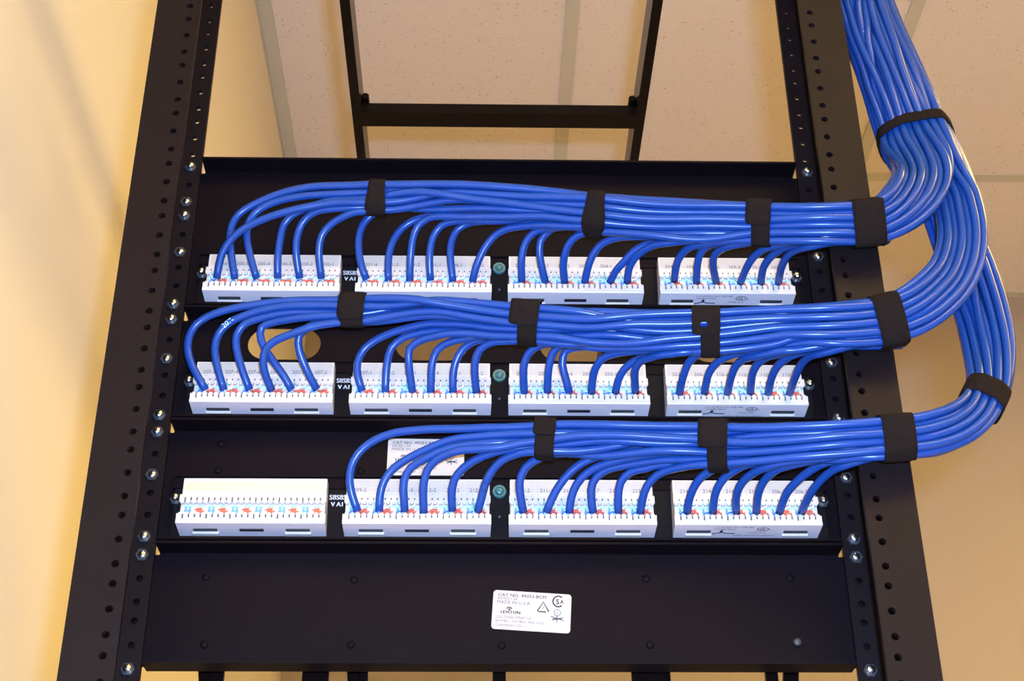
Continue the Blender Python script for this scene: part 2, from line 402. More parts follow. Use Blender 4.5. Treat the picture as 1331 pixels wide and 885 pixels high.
# connecting block -------------------------------------------------------------
BX = [-.1622, -.0547, .0532, .1612]; BW = .0964
PITCH = .00383
def block(p, xc, zb, texts, empty_block, marks, full_text, clips=3):
    x0, x1 = xc-BW/2, xc+BW/2
    prof = [(-.003, 0), (-.0200, .0018), (-.0204, .0026), (-.0204, .0042), (-.0196, .0046), (-.0200, .0086), (-.0150, .0092), (-.0142, .0178), (-.0172, .0182), (-.0166, .0236), (-.0128, .0244), (-.0120, .0372), (-.003, .0376)]
    # each storey is a little narrower toward the board, seen as steps at the block's ends
    ins = [0.0004, 0, 0, 0, 0, 0, .0012, .0012, .0004, .0004, .0010, .0010, .0010]
    bm = bmesh.new(); A = []; D_ = []
    for (y, z), i in zip(prof, ins):
        A.append(bm.verts.new((x0+i, y, zb+z))); D_.append(bm.verts.new((x1-i, y, zb+z)))
    for i in range(len(prof)):
        j = (i+1) % len(prof); f = bm.faces.new((A[i], A[j], D_[j], D_[i])); f.material_index = 1 if i == 0 else 0
    bm.faces.new(A); bm.faces.new(list(reversed(D_)))
    body = link('connecting_block', bm, [M['white'], M['under']], p)
    # separating notches between the teeth, dark metal contacts in them
    xs0 = xc-PITCH*11.5
    for nm, y, za, zb2 in (('upper_contact_row', -.0171, .0190, .0213), ('lower_contact_row', -.0201, .0060, .0082)):
        bm = bmesh.new()
        for k in range(24):
            x = xs0+k*PITCH; big = (k % 4 == 0)
            hw_ = .00042 if not empty_block else .00048
            box(bm, x-hw_, x+hw_, y-.0001, y+.002, zb+za-(.0008 if big else 0), zb+zb2)
        link(nm, bm, M['tick'], body)
    bm = bmesh.new()
    for k in range(25):
        x = xc-PITCH*12+k*PITCH
        box(bm, x-.0009, x+.0009, -.0198, -.0160, zb+.0084, zb+.0096); box(bm, x-.0009, x+.0009, -.0170, -.0150, zb+.0172, zb+.0186)
    link('wire_combs', bm, M['white'], body)
    # colour code marks in the wiring channel
    bm = bmesh.new(); box(bm, x0+.003, x1-.003, -.01475, -.0142, zb+.0148, zb+.0166, 0)
    for k in range(12):
        x = xc-PITCH*11+k*2*PITCH; y = -.0149
        if k % 2 == 0:
            box(bm, x-.0023, x+.0023, y, y+.0006, zb+.0150, zb+.0158, 1)
            box(bm, x-.0019, x-.0007, y-.0001, y+.0006, zb+.0104, zb+.0149, 2); box(bm, x+.0007, x+.0019, y-.0001, y+.0006, zb+.0104, zb+.0149, 2)
            box(bm, x-.0024, x+.0024, y, y+.0006, zb+.0122, zb+.0132, 2); box(bm, x-.0020, x+.0020, y-.00005, y+.0006, zb+.0101, zb+.0108, 2)
        else:
            box(bm, x-.0018, x+.0020, y, y+.0006, zb+.0152, zb+.0159, 1)
            box(bm, x-.0020, x+.0016, y-.0001, y+.0006, zb+.0104, zb+.0148, 3); box(bm, x-.0034, x-.0016, y, y+.0006, zb+.0131, zb+.0140, 3); box(bm, x+.0012, x+.0032, y, y+.0006, zb+.0119, zb+.0129, 3)
    link('colour_code', bm, [M['cyan'], M['tealm'], M['bluem'], M['redm']], body)
    # paper strip
    bm = bmesh.new()
    yl = -.0126
    for k in range(6):
        xa = xc-PITCH*12+k*4*PITCH
        box(bm, xa+.0002, xa+4*PITCH-.00005, yl, yl+.001, zb+.0250, zb+.0346 if empty_block else zb+.0362)
    link('label_strip', bm, M['cream'] if empty_block else M['paper'], body)
    if texts:
        bm = bmesh.new()
        for k, s in enumerate(texts):
            text_into(bm, s, xc-PITCH*12+(k+.5)*4*PITCH, zb+.0277, yl-.00005, .0040, 'CENTER', 0, .95, 0)
            for j in range(4): box(bm, xc-PITCH*12+(k*4+j+.5)*PITCH-.0002, xc-PITCH*12+(k*4+j+.5)*PITCH+.0002, yl-.0001, yl+.0003, zb+.0254, zb+.0262+.0004*((k+j) % 2), 0)
        link('port_numbers', bm, M['inkgrey'], body)
    # underside: slots and latch clips. The underside runs from (-.020,.0018) back to (-.003,0)
    def und(t): return (-.0200+.017*t, zb+.0018-.0018*t)
    for k, dx in enumerate((-.0300, 0, .0300)):
        if full_text and k == 1: continue
        ddx = dx if not full_text else (dx*1.06)
        y0, z0 = und(.42); y1, z1 = und(.60)
        bm = bmesh.new(); box(bm, xc+ddx-.0078, xc+ddx+.0078, y0, y1, z1-.00035, z1+.001); link('latch_slot', bm, M['dark'], body)
        if k != 1:
            y0, z0 = und(.62); y1, z1 = und(.98)
            B('latch_clip', xc+ddx-.0085, xc+ddx+.0085, y0, y1, z1-.0013, z1+.0004, M['white'], body, .0004)
    if full_text:
        bm = bmesh.new()
        # approval print on the underside (facing down): build facing -Y then fold under
        text_into(bm, 'U.S. PATENT NO. 4,381,880', -.022, .0128, 0, .0022); text_into(bm, 'OTHERS PEND.', -.022, .0104, 0, .0022)
        text_into(bm, 'LISTED 4K23', .001, .0064, 0, .0021); text_into(bm, 'COMM. CIRCUIT ACCESSORY', -.009, .0024, 0, .0021)
        ribbon(bm, [(.0100+.0038*math.cos(a), .0114+.0021*math.sin(a)) for a in [2*math.pi*k/18 for k in range(18)]], .0006, 0, 0, True)
        text_into(bm, 'UL', .0078, .0102, 0, .0032, 'LEFT', 0, 1, 0, None, .0002); text_into(bm, 'R', .0145, .0100, 0, .0020)
        ribbon(bm, [(-.0260, .0042), (-.0215, .0056), (-.0165, .0072), (-.0140, .0060), (-.0080, .0058)], .0010, 0); ribbon(bm, [(-.0172, .0070), (-.0166, .0098)], .0018, 0)
        for v in bm.verts:
            t = 1-v.co.z/.0165; y, z = und(max(0, min(1, t)))
            v.co = Vector((xc+v.co.x, y, z-.0001))
        link('approval_print', bm, M['ink'], body)
    return body

ROWB = {1: 1.6880, 2: 1.5992, 3: 1.5108}
PB = {1: (1.6806, 1.8100), 2: (1.5917, 1.6806), 3: (1.5028, 1.5917)}
TX = {(1, 1): ['200-6', '200-5', '200-4', '200-3', '200-2', '200-1'], (1, 2): ['201-4', '201-3', '201-2', '201-1', '208-1', '208-2'], (1, 3): ['202-1', '202-2', '201-5', '202-3', '204-1', '204-2'], (1, 4): ['204-3', '103-1', '103-2', '103-3', '102-1', '102-2'],
      (2, 1): ['207-3', '207-4', '207-6', '207-7', '207-5', '207-2'], (2, 2): ['207-1', '205-2', '205-1', '205-4', '208-1', '208-2'], (2, 3): ['202-1', '202-4', '202-6', '203-2', '203-1', '203-2'], (2, 4): ['203-4', '204-1', '110-1', '110-2', '110-3', '110-4'],
      (3, 1): None, (3, 2): ['209-2', '209-1', '211-3', '212-2', '211-2', '212-1'], (3, 3): ['211-2', '211-1', '213-1', '213-7', '213-2', '213-4'], (3, 4): ['214-1', '214-2', '214-3', '213-3', '206-1', '206-2']}
RN = {1: 'top', 2: 'middle', 3: 'bottom'}
desc = {1: 'black patch panel, topmost of three, with four white wiring blocks', 2: 'black patch panel in the middle, with oval cutouts above its white wiring blocks', 3: 'black patch panel, lowest of three, its leftmost white block without cables'}
for row in (1, 2, 3):
    z0, z1 = PB[row]; zb = ROWB[row]
    p = tag(empty('patch_panel', (0, 0, z0)), desc[row], 'patch panel', 'patch panels with wiring blocks')
    ov = () if row != 2 else [(x, 1.6582, .0257, .0128) for x in (-.1526, -.0485, .0535, .1600)]
    panel_shell(p, z0, z1, .017, .015, ov)
    # bracket ledge and circuit board behind the blocks
    zt = zb+.0437
    bm = bmesh.new(); box(bm, -HX+.004, HX-.004, -.0042, 0, zt-.0014, zt); box(bm, -HX+.004, HX-.004, -.0026, 0, zt-.0090, zt-.0014); box(bm, -HX+.004, HX-.004, -.0038, 0, zt-.0098, zt-.0086)
    link('bracket', bm, M['panel'], p)
    bd = B('circuit_board', -HX+.006, HX-.006, -.0030, -.0001, zb-.0035, zt-.0099, M['board'], p)
    bm = bmesh.new(); gx = (BX[0]+BX[1])/2
    text_into(bm, 'S8S8S', gx, zb+.0262, -.0032, .0050, 'CENTER', 0, .95, 0, None, .0003); text_into(bm, 'V A1', gx, zb+.0214, -.0032, .0044, 'CENTER', 0, .95, 0, None, .0003)
    link('board_print', bm, M['screen'], bd)
    for k, xc in enumerate(BX):
        eb = (row == 3 and k == 0)
        bl = block(p, xc, zb, TX[(row, k+1)], eb, None, k == 3)
        if eb: bl['label'] = 'white wiring block without cables, cream blank label strip'
    # teal rivet between the middle blocks
    zs = zb+.0322
    bm = bmesh.new(); cyl_y(bm, -.0009, zs, .0047, -.003, -.0048, 24, .0045); rv = link('plastic_rivet', bm, M['teal'], p)
    bm = bmesh.new(); cyl_y(bm, -.0009, zs, .0032, -.0048, -.0050, 20); cyl_y(bm, -.0009, zs, .0023, -.005, -.0056, 16, None, 1, .0008); link('rivet_pin', bm, [M['teald'], M['teal']], rv)
    bm = bmesh.new(); cyl_y(bm, -.0009, zs-.018, .0011, -.003, -.0038, 10, None, 0, .0005); link('board_pin', bm, M['screwdark'], p)
    for s in (-1, 1):
        bm = bmesh.new(); cyl_y(bm, s*.2150, zb+.0255, .0024, -.003, -.0090, 12, None, 0, .0014); cyl_y(bm, s*.2150, zb+.0255, .0040, -.0030, -.0046, 6, None, 1); link('bracket_screw', bm, [M['zinc'], M['screwdark']], p)
    rivets(p, [(x, z1-.0125) for x in (-.19, .19, -.0005)]+[(x, zt+.005) for x in (-.19, .189, .0943, -.0943)] if row == 3 else [])
    mount_screws(p, [z0+.006, z0+.0508, z0+.0829]+([1.776, 1.802] if row == 1 else []))
    if row == 3: sticker(p, 'rating_label', -.0768, 1.5563, .0520, .0276, -.01, -.0003, True)
p = tag(empty('blank_panel', (0, 0, 1.42)), 'plain black panel at the bottom with a white rating label', 'rack panel')
panel_shell(p, 1.4200, 1.5028, .017, .0152); mount_screws(p, [1.427, 1.497])
rivets(p, [(-.1907, 1.4834), (-.0951, 1.4820), (.0948, 1.4832), (.189, 1.484), (-.1878, 1.4380), (-.095, 1.4383), (.0005, 1.438), (.095, 1.4386)])
bm = bmesh.new(); cyl_y(bm, .1891, 1.4400, .0028, 0, -.0022, 14, None, 0, .0014); link('bolt', bm, M['screwdark'], p, True)
sticker(p, 'rating_label', -.0062, 1.4490, .0505, .0262, -.063, -.0003, False)

# ring style cable manager on the far side, below the blank panel
mg = tag(empty('cable_manager', (0, .03, 1.36)), 'black cable manager with finger rings, peeking out below the bottom panel', 'cable manager')
B('back_bar', -.241, .241, 0, .0018, 1.333, 1.3855, M['panel'], mg)
for x0, x1, lean in ((-.198, -.189, -.012), (-.1855, -.1770, 0), (-.127, -.110, 0), (-.1010, -.0920, -.008), (-.0900, -.0850, 0), (-.0050, .0035, 0), (.0845, .0905, 0), (.0905, .1095, 0), (.1710, .1790, 0), (.1870, .1970, .010)):
    bm = bmesh.new(); y0, y1 = .0018, .050
    yy = .020 if lean == 0 else .030
    vs = [bm.verts.new(q) for q in ((x0, yy, 1.45), (x1, yy, 1.45), (x1-lean, yy, 1.36), (x0-lean, yy, 1.36), (x0, yy+.004, 1.45), (x1, yy+.004, 1.45), (x1-lean, yy+.004, 1.36), (x0-lean, yy+.004, 1.36))]
    for q in ((0, 1, 2, 3), (7, 6, 5, 4), (0, 4, 5, 1), (1, 5, 6, 2), (2, 6, 7, 3), (3, 7, 4, 0)): bm.faces.new([vs[i] for i in q])
    box(bm, x0-lean, x1-lean, y0, yy+.004, 1.352, 1.362)
    link('finger', bm, M['ladder'], mg)

# ------------------------------------------------------------------ cables
RAD = .00275
DATA = """
1,1,1:-2012 -185 17006 17 -54 80 28 -53 78 54 -43 69 72 -39 53 85 -32 38 90 -27 28 93 -22 24 94 -16 21 96 -12 19 97 -7 18 97 -8 12 96 -9 -1 158 -6 -4 100 -4 -1 101 -5 6 102 -11 13 101 -18 15 101 -23 10 99 -20 -2 99 -12 -14 98 -11 -15 98 -11 -17 98 -13 -16 98 -15 -17 98 -19 -16 96 -21 -16 97 -23 -18 99 -20 -15 100 -14 -14 100 -8 -16 98 -6 -18 98 -6 -17 97 -9 -15 95 -12 -14 96 -14 -13 97 -17 -13 96 -18 -11 97 -17 -11 96 -16 -13 95 -17 -15 91 -19 -17 91 -25 -19 95 -26 -20 102 -25 -15 105 -18 -8 101 -13 -2 97 -9 0 82 -10 5 85 -4 48 64 16 70 47 23 75 40 29 82 28 46 85 22 55 78 11 59 73 2 58 73 -2 59 79 -1 57 78 1 49 80 5 35 80 10 14 72 3 4 60 -8 -4 76 -18 -5 101 -19 4 111 -14 7 96 -9 0 101 -14 0 101 -15 3 102 -17 8 99 -10 10 100 -10 6 101 -13 0 100 -13 0 101 -12 8 100 5 6 101 5 0 101 1 3 51
1,1,2:-1885 -185 17007 -17 -36 90 -16 -30 91 -14 -26 94 9 -24 95 45 -23 83 78 -23 53 88 -22 38 91 -22 31 93 -21 22 95 -20 11 96 -21 2 96 -23 -9 169 -27 -14 99 -23 -9 98 -24 -15 98 -23 -16 98 -21 -13 99 -17 -10 99 -15 -9 100 -10 -7 99 -10 -8 100 -7 -10 99 -7 -11 100 -5 -12 100 -6 -12 100 -5 -13 100 -5 -16 99 -10 -20 98 -10 -22 96 -8 -20 99 -8 -16 99 -10 -15 98 -11 -14 97 -11 -14 97 -12 -14 96 -12 -14 96 -12 -15 97 -13 -16 97 -13 -16 97 -14 -15 97 -16 -15 96 -18 -16 93 -23 -18 93 -26 -20 96 -26 -17 99 -21 -12 99 -14 -4 98 -11 0 90 -10 3 71 -9 17 64 10 56 51 21 67 43 28 71 35 38 73 29 51 72 24 58 68 17 57 67 11 54 72 10 53 78 11 46 82 9 40 85 9 26 85 5 13 73 -4 0 76 -12 -8 92 -16 -9 109 -13 -13 102 -10 -19 100 4 -12 104 1 -15 106 -12 -13 102 3 -13 104 12 4 103 3 9 100 3 6 99 5 11 99 -2 19 99 -6 17 99 -13 11 99
1,1,3:-1730 -185 17008 -31 -40 87 -27 -35 91 -20 -28 95 3 -27 97 46 -26 84 84 -25 49 94 -24 26 97 -24 10 99 -22 2 98 -21 -5 162 -23 -6 101 -6 3 100 -8 4 101 -14 4 100 -21 4 100 -22 3 100 -20 0 100 -14 -6 100 -9 -9 99 -8 -9 100 -8 -10 100 -7 -10 100 -6 -12 100 -5 -12 101 -5 -15 102 -7 -18 99 -10 -23 95 -9 -21 96 -10 -15 98 -10 -15 98 -10 -15 97 -10 -16 98 -10 -14 97 -11 -15 96 -13 -14 97 -13 -15 97 -15 -15 98 -13 -17 98 -15 -16 99 -17 -15 97 -21 -17 95 -26 -19 93 -27 -19 92 -23 -14 95 -16 -7 97 -12 -3 94 -11 2 79 -10 4 53 2 31 50 19 57 44 26 64 40 33 63 33 46 62 31 54 64 28 57 60 22 54 66 12 51 72 2 50 81 -3 42 88 -2 32 91 4 18 85 -1 7 77 -7 -3 86 -15 -10 101 -14 -5 106 -11 -2 98 -12 -1 100 -9 -2 102 -1 -5 103 -5 -13 103 0 -20 104 7 -11 104 5 -11 102 14 -9 103 -2 5 100 -6 -2 100 -9 0 99 -5 1 50
1,1,4:-1581 -185 17009 -2 -50 85 5 -43 88 12 -36 90 22 -34 89 65 -33 63 89 -31 30 93 -29 21 94 -21 12 175 -15 0 100 -14 3 99 -27 5 98 -32 -1 98 -32 -9 97 -24 -16 98 -10 -20 99 2 -18 99 2 -17 99 -3 -17 98 -6 -16 98 -8 -18 98 -8 -21 97 -10 -22 94 -10 -21 96 -11 -22 100 -12 -20 100 -12 -19 99 -11 -21 98 -6 -17 99 -9 -16 98 -10 -13 97 -14 -10 98 -16 -10 98 -17 -9 98 -16 -11 97 -16 -12 96 -16 -14 95 -20 -14 89 -26 -16 90 -32 -16 95 -34 -17 104 -29 -14 107 -17 -8 104 -8 -4 100 -5 0 92 -10 5 108 -10 55 75 13 75 56 21 80 50 26 86 37 41 90 30 48 83 18 48 83 7 45 86 1 48 90 -2 46 89 -4 38 89 -4 25 87 -5 6 71 -8 0 55 -12 -3 72 -18 -4 102 -18 4 113 -19 5 96 -22 1 98 -23 10 99 -17 13 101 -16 9 100 -14 8 100 -9 7 100 -6 4 99 -11 3 100 12 12 102 19 12 101 -12 9 100 -7 0 49
1,1,5:-1426 -185 17011 -16 -57 82 -10 -53 85 7 -41 91 34 -40 85 69 -35 57 92 -27 18 170 -18 5 100 2 5 101 -7 16 102 -16 22 102 -19 22 102 -19 17 101 -15 9 99 -11 -7 99 -11 -15 99 -12 -14 99 -12 -13 98 -11 -15 99 -12 -15 99 -12 -16 99 -13 -18 100 -16 -21 95 -12 -24 97 -5 -18 100 3 -9 100 4 -8 100 -2 -9 99 -7 -12 99 -8 -12 98 -10 -12 98 -12 -11 99 -11 -4 100 -14 1 100 -17 -1 100 -19 -8 101 -21 -14 99 -24 -19 95 -27 -19 89 -25 -16 89 -18 -10 92 -14 -4 94 -11 -1 93 -10 2 53 -1 3 51 14 28 56 21 47 54 24 58 44 32 54 39 43 62 36 52 63 31 49 66 20 48 72 8 50 78 -4 50 84 -10 48 89 -13 38 92 -14 22 88 -13 4 89 -16 -7 95 -15 -9 103 -11 -2 100 -12 -2 99 -13 -2 100 -16 -6 102 -15 -6 100 -13 -6 102 -8 -6 101 -5 -3 103 2 -9 103 -3 -23 103 -8 -28 102 -1 -39 103 16 -19 103
1,1,6:-1273 -185 17012 -11 -62 81 -5 -58 84 19 -47 88 63 -44 65 86 -40 37 92 -34 20 144 -9 12 100 0 4 100 -11 7 101 -18 12 101 -20 11 100 -18 7 100 -12 -1 100 -5 -8 100 -8 -11 98 -11 -13 99 -13 -14 98 -17 -16 97 -21 -17 96 -23 -19 96 -24 -20 97 -22 -21 99 -16 -21 98 -8 -20 99 -2 -14 98 -4 -13 98 -8 -11 98 -12 -10 98 -14 -10 97 -17 -11 97 -18 -12 97 -17 -12 96 -17 -14 95 -18 -15 92 -22 -18 94 -26 -20 97 -25 -18 102 -21 -12 102 -15 -4 100 -11 0 92 -9 4 88 -12 20 76 8 63 58 19 73 48 22 75 40 32 82 31 44 80 23 52 76 14 51 77 5 49 82 1 48 86 -1 43 87 0 36 86 7 23 81 8 10 64 0 1 70 -6 -5 90 -8 -3 112 -3 4 103 -2 11 100 -8 15 100 -17 13 100 -22 17 98 -26 18 97 -31 8 96 -19 -17 101 0 -21 103 7 -36 103 -2 -33 103 6 -11 101 10 -6 102
1,2,1:-953 -185 17006 -36 -45 84 -20 -36 92 -4 -31 96 24 -30 93 64 -28 71 90 -28 34 96 -28 -4 163 -26 -29 98 -20 -18 97 -26 -15 97 -27 -14 97 -27 -14 97 -21 -15 99 -14 -14 99 -6 -11 98 -8 -13 99 -11 -11 98 -14 -10 99 -18 -11 100 -20 -4 100 -17 -3 100 -15 -2 100 -13 -2 100 -10 -7 98 -10 -10 98 -10 -11 97 -11 -13 98 -13 -15 97 -14 -17 98 -14 -16 97 -15 -15 97 -18 -16 96 -24 -18 93 -26 -19 95 -26 -18 97 -20 -11 98 -13 -6 98 -8 -5 96 -6 -4 85 -9 7 78 6 46 66 15 65 55 18 73 45 27 78 36 39 79 30 47 77 20 45 80 9 44 85 3 45 88 -1 42 89 0 36 90 5 29 84 5 19 72 -7 9 77 -13 2 92 -19 6 107 -23 8 98 -31 0 96 -25 -8 99 -17 -19 103 -3 -13 103 -1 -13 104 -8 -17 102 -7 -16 101 3 -10 101 9 -4 101 12 3 100 10 7 102 4 10 101
1,2,2:-797 -185 16999 -4 -36 95 7 -33 96 29 -26 93 57 -26 80 83 -24 52 97 -24 16 99 -23 -8 99 -24 -12 152 -35 -25 98 -25 -14 98 -30 -6 99 -31 1 100 -30 5 100 -27 0 100 -18 -11 98 -7 -16 96 -2 -19 97 -7 -22 97 -13 -20 98 -15 -14 99 -13 -13 99 -11 -13 98 -11 -13 99 -10 -11 99 -11 -5 101 -15 3 100 -17 0 99 -18 -8 100 -20 -14 98 -24 -19 94 -27 -18 92 -25 -16 92 -20 -10 94 -14 -5 96 -11 -1 94 -13 1 71 -13 7 61 -1 41 57 8 61 51 16 70 39 29 70 34 44 71 31 52 70 23 50 71 14 50 76 11 50 79 10 46 85 11 39 88 4 31 88 0 21 82 -10 8 84 -20 -1 93 -22 1 102 -16 10 99 -14 6 99 -14 1 100 -14 7 100 -15 7 99 -15 9 100 -15 9 99 -16 9 100 -14 5 101 -11 4 101 -11 4 101 -12 7 99 -12 9 99
1,2,3:-645 -185 17000 1 -61 76 6 -55 79 12 -46 85 32 -43 80 74 -39 45 88 -35 -3 143 -24 -19 98 -18 -14 97 -22 -13 98 -21 -14 96 -23 -15 97 -23 -11 96 -18 -11 95 -11 -18 97 -15 -24 100 -18 -22 100 -6 -17 99 -1 -13 100 -4 -12 100 -7 -12 99 -12 -11 98 -16 -10 99 -17 -8 99 -17 -8 98 -15 -11 97 -15 -12 97 -16 -13 94 -22 -12 91 -30 -16 92 -35 -18 98 -33 -17 104 -24 -13 104 -13 -10 103 -9 -7 98 -11 -3 115 -25 20 103 -8 71 73 6 83 58 13 88 47 25 99 35 40 94 24 45 90 11 42 92 0 43 96 -3 46 94 -5 42 91 -4 32 89 -1 17 79 -4 5 57 -7 -2 62 -11 -7 87 -13 -4 114 -11 6 104 -12 6 98 -13 10 100 -11 13 101 -6 18 101 -12 29 98 -14 21 98 -10 20 98 -16 18 97 -26 9 97 -22 12 97 -18 14 99 -18 7 98
1,2,4:-499 -185 17002 -7 -57 85 2 -51 89 20 -42 91 57 -40 73 93 -36 16 96 -32 -11 150 -30 -27 98 -18 -9 100 -20 3 101 -19 9 102 -15 9 101 -13 -7 96 -12 -20 95 -9 -25 97 -8 -21 99 -4 -13 100 -7 -6 101 -7 -5 102 -7 -1 101 -10 0 101 -11 -2 100 -11 -4 99 -14 -10 100 -18 -10 100 -18 -4 103 -21 -9 101 -24 -15 95 -27 -20 89 -25 -20 87 -19 -13 93 -14 -7 95 -11 0 98 -13 7 66 -13 12 57 1 34 64 7 51 61 11 63 49 21 63 40 37 70 37 46 71 29 45 75 18 45 78 9 52 79 -1 57 82 -9 51 87 -15 34 95 -21 13 91 -12 8 90 -9 7 96 -11 7 100 -12 8 99 -15 7 99 -16 4 99 -14 6 100 -13 8 99 -14 9 100 -14 9 99 -14 9 101 -13 5 101 -13 5 102 -10 5 101 -11 6 100 -10 7 99
1,2,5:-340 -185 16994 -11 -44 86 -9 -42 88 9 -33 90 42 -31 81 84 -29 36 92 -28 -6 93 -28 -14 158 -36 -26 97 -20 -20 93 -38 -21 94 -41 -19 95 -38 -15 98 -31 -8 100 -22 -4 100 -11 -8 99 -10 -12 99 -12 -12 98 -11 -13 99 -13 -13 98 -14 -10 99 -13 -8 98 -17 -10 97 -20 -13 97 -18 -14 96 -18 -15 94 -23 -18 94 -26 -20 96 -25 -19 100 -20 -12 100 -16 -6 100 -14 -5 96 -14 -3 101 -17 14 91 3 56 73 14 70 60 18 77 50 27 86 39 40 84 31 43 84 17 41 88 7 41 92 2 45 91 -2 41 91 -5 34 92 -6 20 86 -8 9 67 -11 -1 71 -12 -9 90 -11 -4 111 -6 6 103 -12 5 99 -11 10 100 -10 14 100 -21 16 99 -22 22 97 -20 19 97 -19 16 98 -23 13 98 -22 10 98 -29 8 98 -20 10 98 -18 9 99
1,2,6:-201 -185 16996 23 -65 69 35 -53 74 48 -48 69 67 -44 55 84 -41 19 87 -40 -10 89 -37 -16 89 -36 -21 165 -37 -35 102 -20 -5 103 -6 9 100 -3 -8 101 -7 -7 100 -10 -8 99 -12 -12 99 -13 -14 99 -14 -13 99 -16 -12 99 -15 -9 98 -19 -6 98 -16 -12 98 -18 -15 96 -22 -17 96 -27 -16 96 -22 -13 98 -14 -10 99 -9 -5 100 -8 -1 101 -13 1 98 -21 13 87 -6 49 78 8 64 70 13 73 58 19 79 45 33 82 37 39 86 25 36 90 11 38 95 1 42 93 -3 41 94 -7 35 94 -8 20 90 -9 12 79 -13 4 78 -23 3 90 -25 7 105 -18 16 100 -22 25 96 -25 20 96 -15 12 100 -13 12 99 -13 8 100 -18 5 99 -15 10 99 -12 9 100 -10 4 100 -11 1 100 -14 4 100 -14 6 99
1,3,1:150 -185 16999 -5 -73 61 4 -65 71 24 -56 73 60 -51 49 82 -42 4 135 -53 -19 96 -21 -23 91 -28 -37 96 -34 -32 97 -18 -21 98 -19 -22 98 -17 -22 98 -10 -21 100 -7 -18 99 -12 -14 99 -18 -9 97 -27 -2 97 -30 2 95 -27 -4 90 -26 -14 91 -28 -17 97 -29 -19 105 -24 -15 107 -22 -12 104 -12 -8 104 -8 -5 108 -17 1 138 -23 59 95 1 80 76 10 85 66 15 95 50 30 103 37 38 96 22 37 100 8 36 103 2 42 102 -1 41 97 -4 38 93 -4 29 87 -6 12 73 -13 1 60 -17 -6 76 -20 -8 102 -19 1 113 -16 5 97 -17 4 99 -17 5 100 -16 6 101 -15 7 100 -11 4 100 -7 2 99 -4 1 98 -2 3 97 -1 4 98 0 3 100 0 4 101 1 2 51
1,3,2:318 -185 16991 -24 -72 66 -19 -64 75 4 -54 83 61 -51 57 87 -50 5 178 -42 -30 95 -15 -20 98 -14 -16 98 -16 -16 101 -14 -9 101 -14 -5 101 -19 -3 100 -21 -2 98 -28 -2 98 -29 -3 98 -26 -5 98 -23 -10 99 -21 -14 97 -25 -17 95 -27 -18 93 -25 -15 94 -19 -11 97 -12 -5 98 -6 0 99 -7 3 84 -9 12 73 6 40 72 12 56 65 13 68 54 20 71 42 33 77 36 41 79 26 40 84 12 39 87 3 43 90 0 43 90 -4 42 89 -5 40 86 -3 33 85 -10 15 85 -15 6 95 -20 8 101 -16 10 98 -15 7 98 -16 6 99 -15 9 100 -14 9 99 -15 9 99 -15 7 99 -14 9 100 -13 7 101 -12 4 101 -11 4 100 -11 4 100 -11 6 99
1,3,3:456 -185 16993 -13 -85 46 2 -77 58 27 -69 61 62 -60 40 84 -40 -4 124 -46 -23 96 -16 -18 98 -20 -16 99 -28 -15 99 -18 -15 99 -19 -13 98 -24 -12 99 -16 -10 99 -11 -7 99 -11 -8 96 -20 -15 94 -27 -14 93 -32 -16 94 -35 -11 101 -28 -8 103 -16 -1 102 -9 -1 101 -9 -1 102 -17 1 116 -19 40 90 -2 64 72 6 78 60 11 90 46 27 96 36 39 89 24 39 94 10 37 97 0 40 99 -3 41 95 -4 37 93 -3 30 88 -4 15 73 -7 6 65 -10 -1 78 -13 -6 103 -9 4 111 -9 9 99 -13 5 99 -13 5 100 -9 8 101 -10 7 101 -15 6 99 -15 10 98 -13 15 97 -18 16 96 -19 17 96 -22 11 98 -20 6 99 -8 2 49
1,3,4:598 -185 16994 15 -78 54 27 -69 60 50 -61 55 75 -56 20 81 -49 -10 79 -45 -25 165 -39 -24 102 -19 -2 101 -16 -3 102 -14 6 102 -14 11 102 -18 11 101 -19 2 101 -22 -8 100 -26 -15 96 -27 -21 90 -25 -21 90 -18 -13 95 -10 -6 97 -8 -2 104 -9 -1 88 -14 5 78 0 34 78 8 56 70 12 69 56 18 70 42 32 77 35 42 80 26 41 85 13 39 87 0 45 88 -11 48 90 -12 48 92 -2 36 95 5 33 92 -4 12 99 -9 4 99 -11 4 99 -11 6 98 -15 4 99 -14 3 99 -14 5 100 -14 7 99 -15 9 98 -14 8 99 -14 9 100 -14 7 100 -12 6 101 -11 4 100 -10 4 100 -11 5 99
1,3,5:778 -185 16995 34 -81 41 55 -71 34 60 -63 44 85 -50 28 89 -41 -12 88 -35 -15 91 -32 -10 166 -38 -18 97 -24 -16 96 -34 -22 98 -24 -6 97 -34 -10 93 -41 -14 92 -39 -17 96 -25 -15 100 -14 -9 101 -9 -3 102 -9 -1 109 -17 3 111 -20 39 90 -3 63 79 1 75 69 5 84 54 18 92 43 31 91 30 34 96 12 35 101 1 39 100 -3 41 97 -6 36 95 -3 34 90 -6 22 79 -11 11 74 -15 5 84 -24 4 99 -26 10 105 -24 12 96 -22 17 97 -17 17 98 -16 13 100 -15 11 99 -12 10 99 -13 8 99 -15 9 99 -12 6 99 -9 3 99 -11 5 100 -14 5 99 -7 2 49
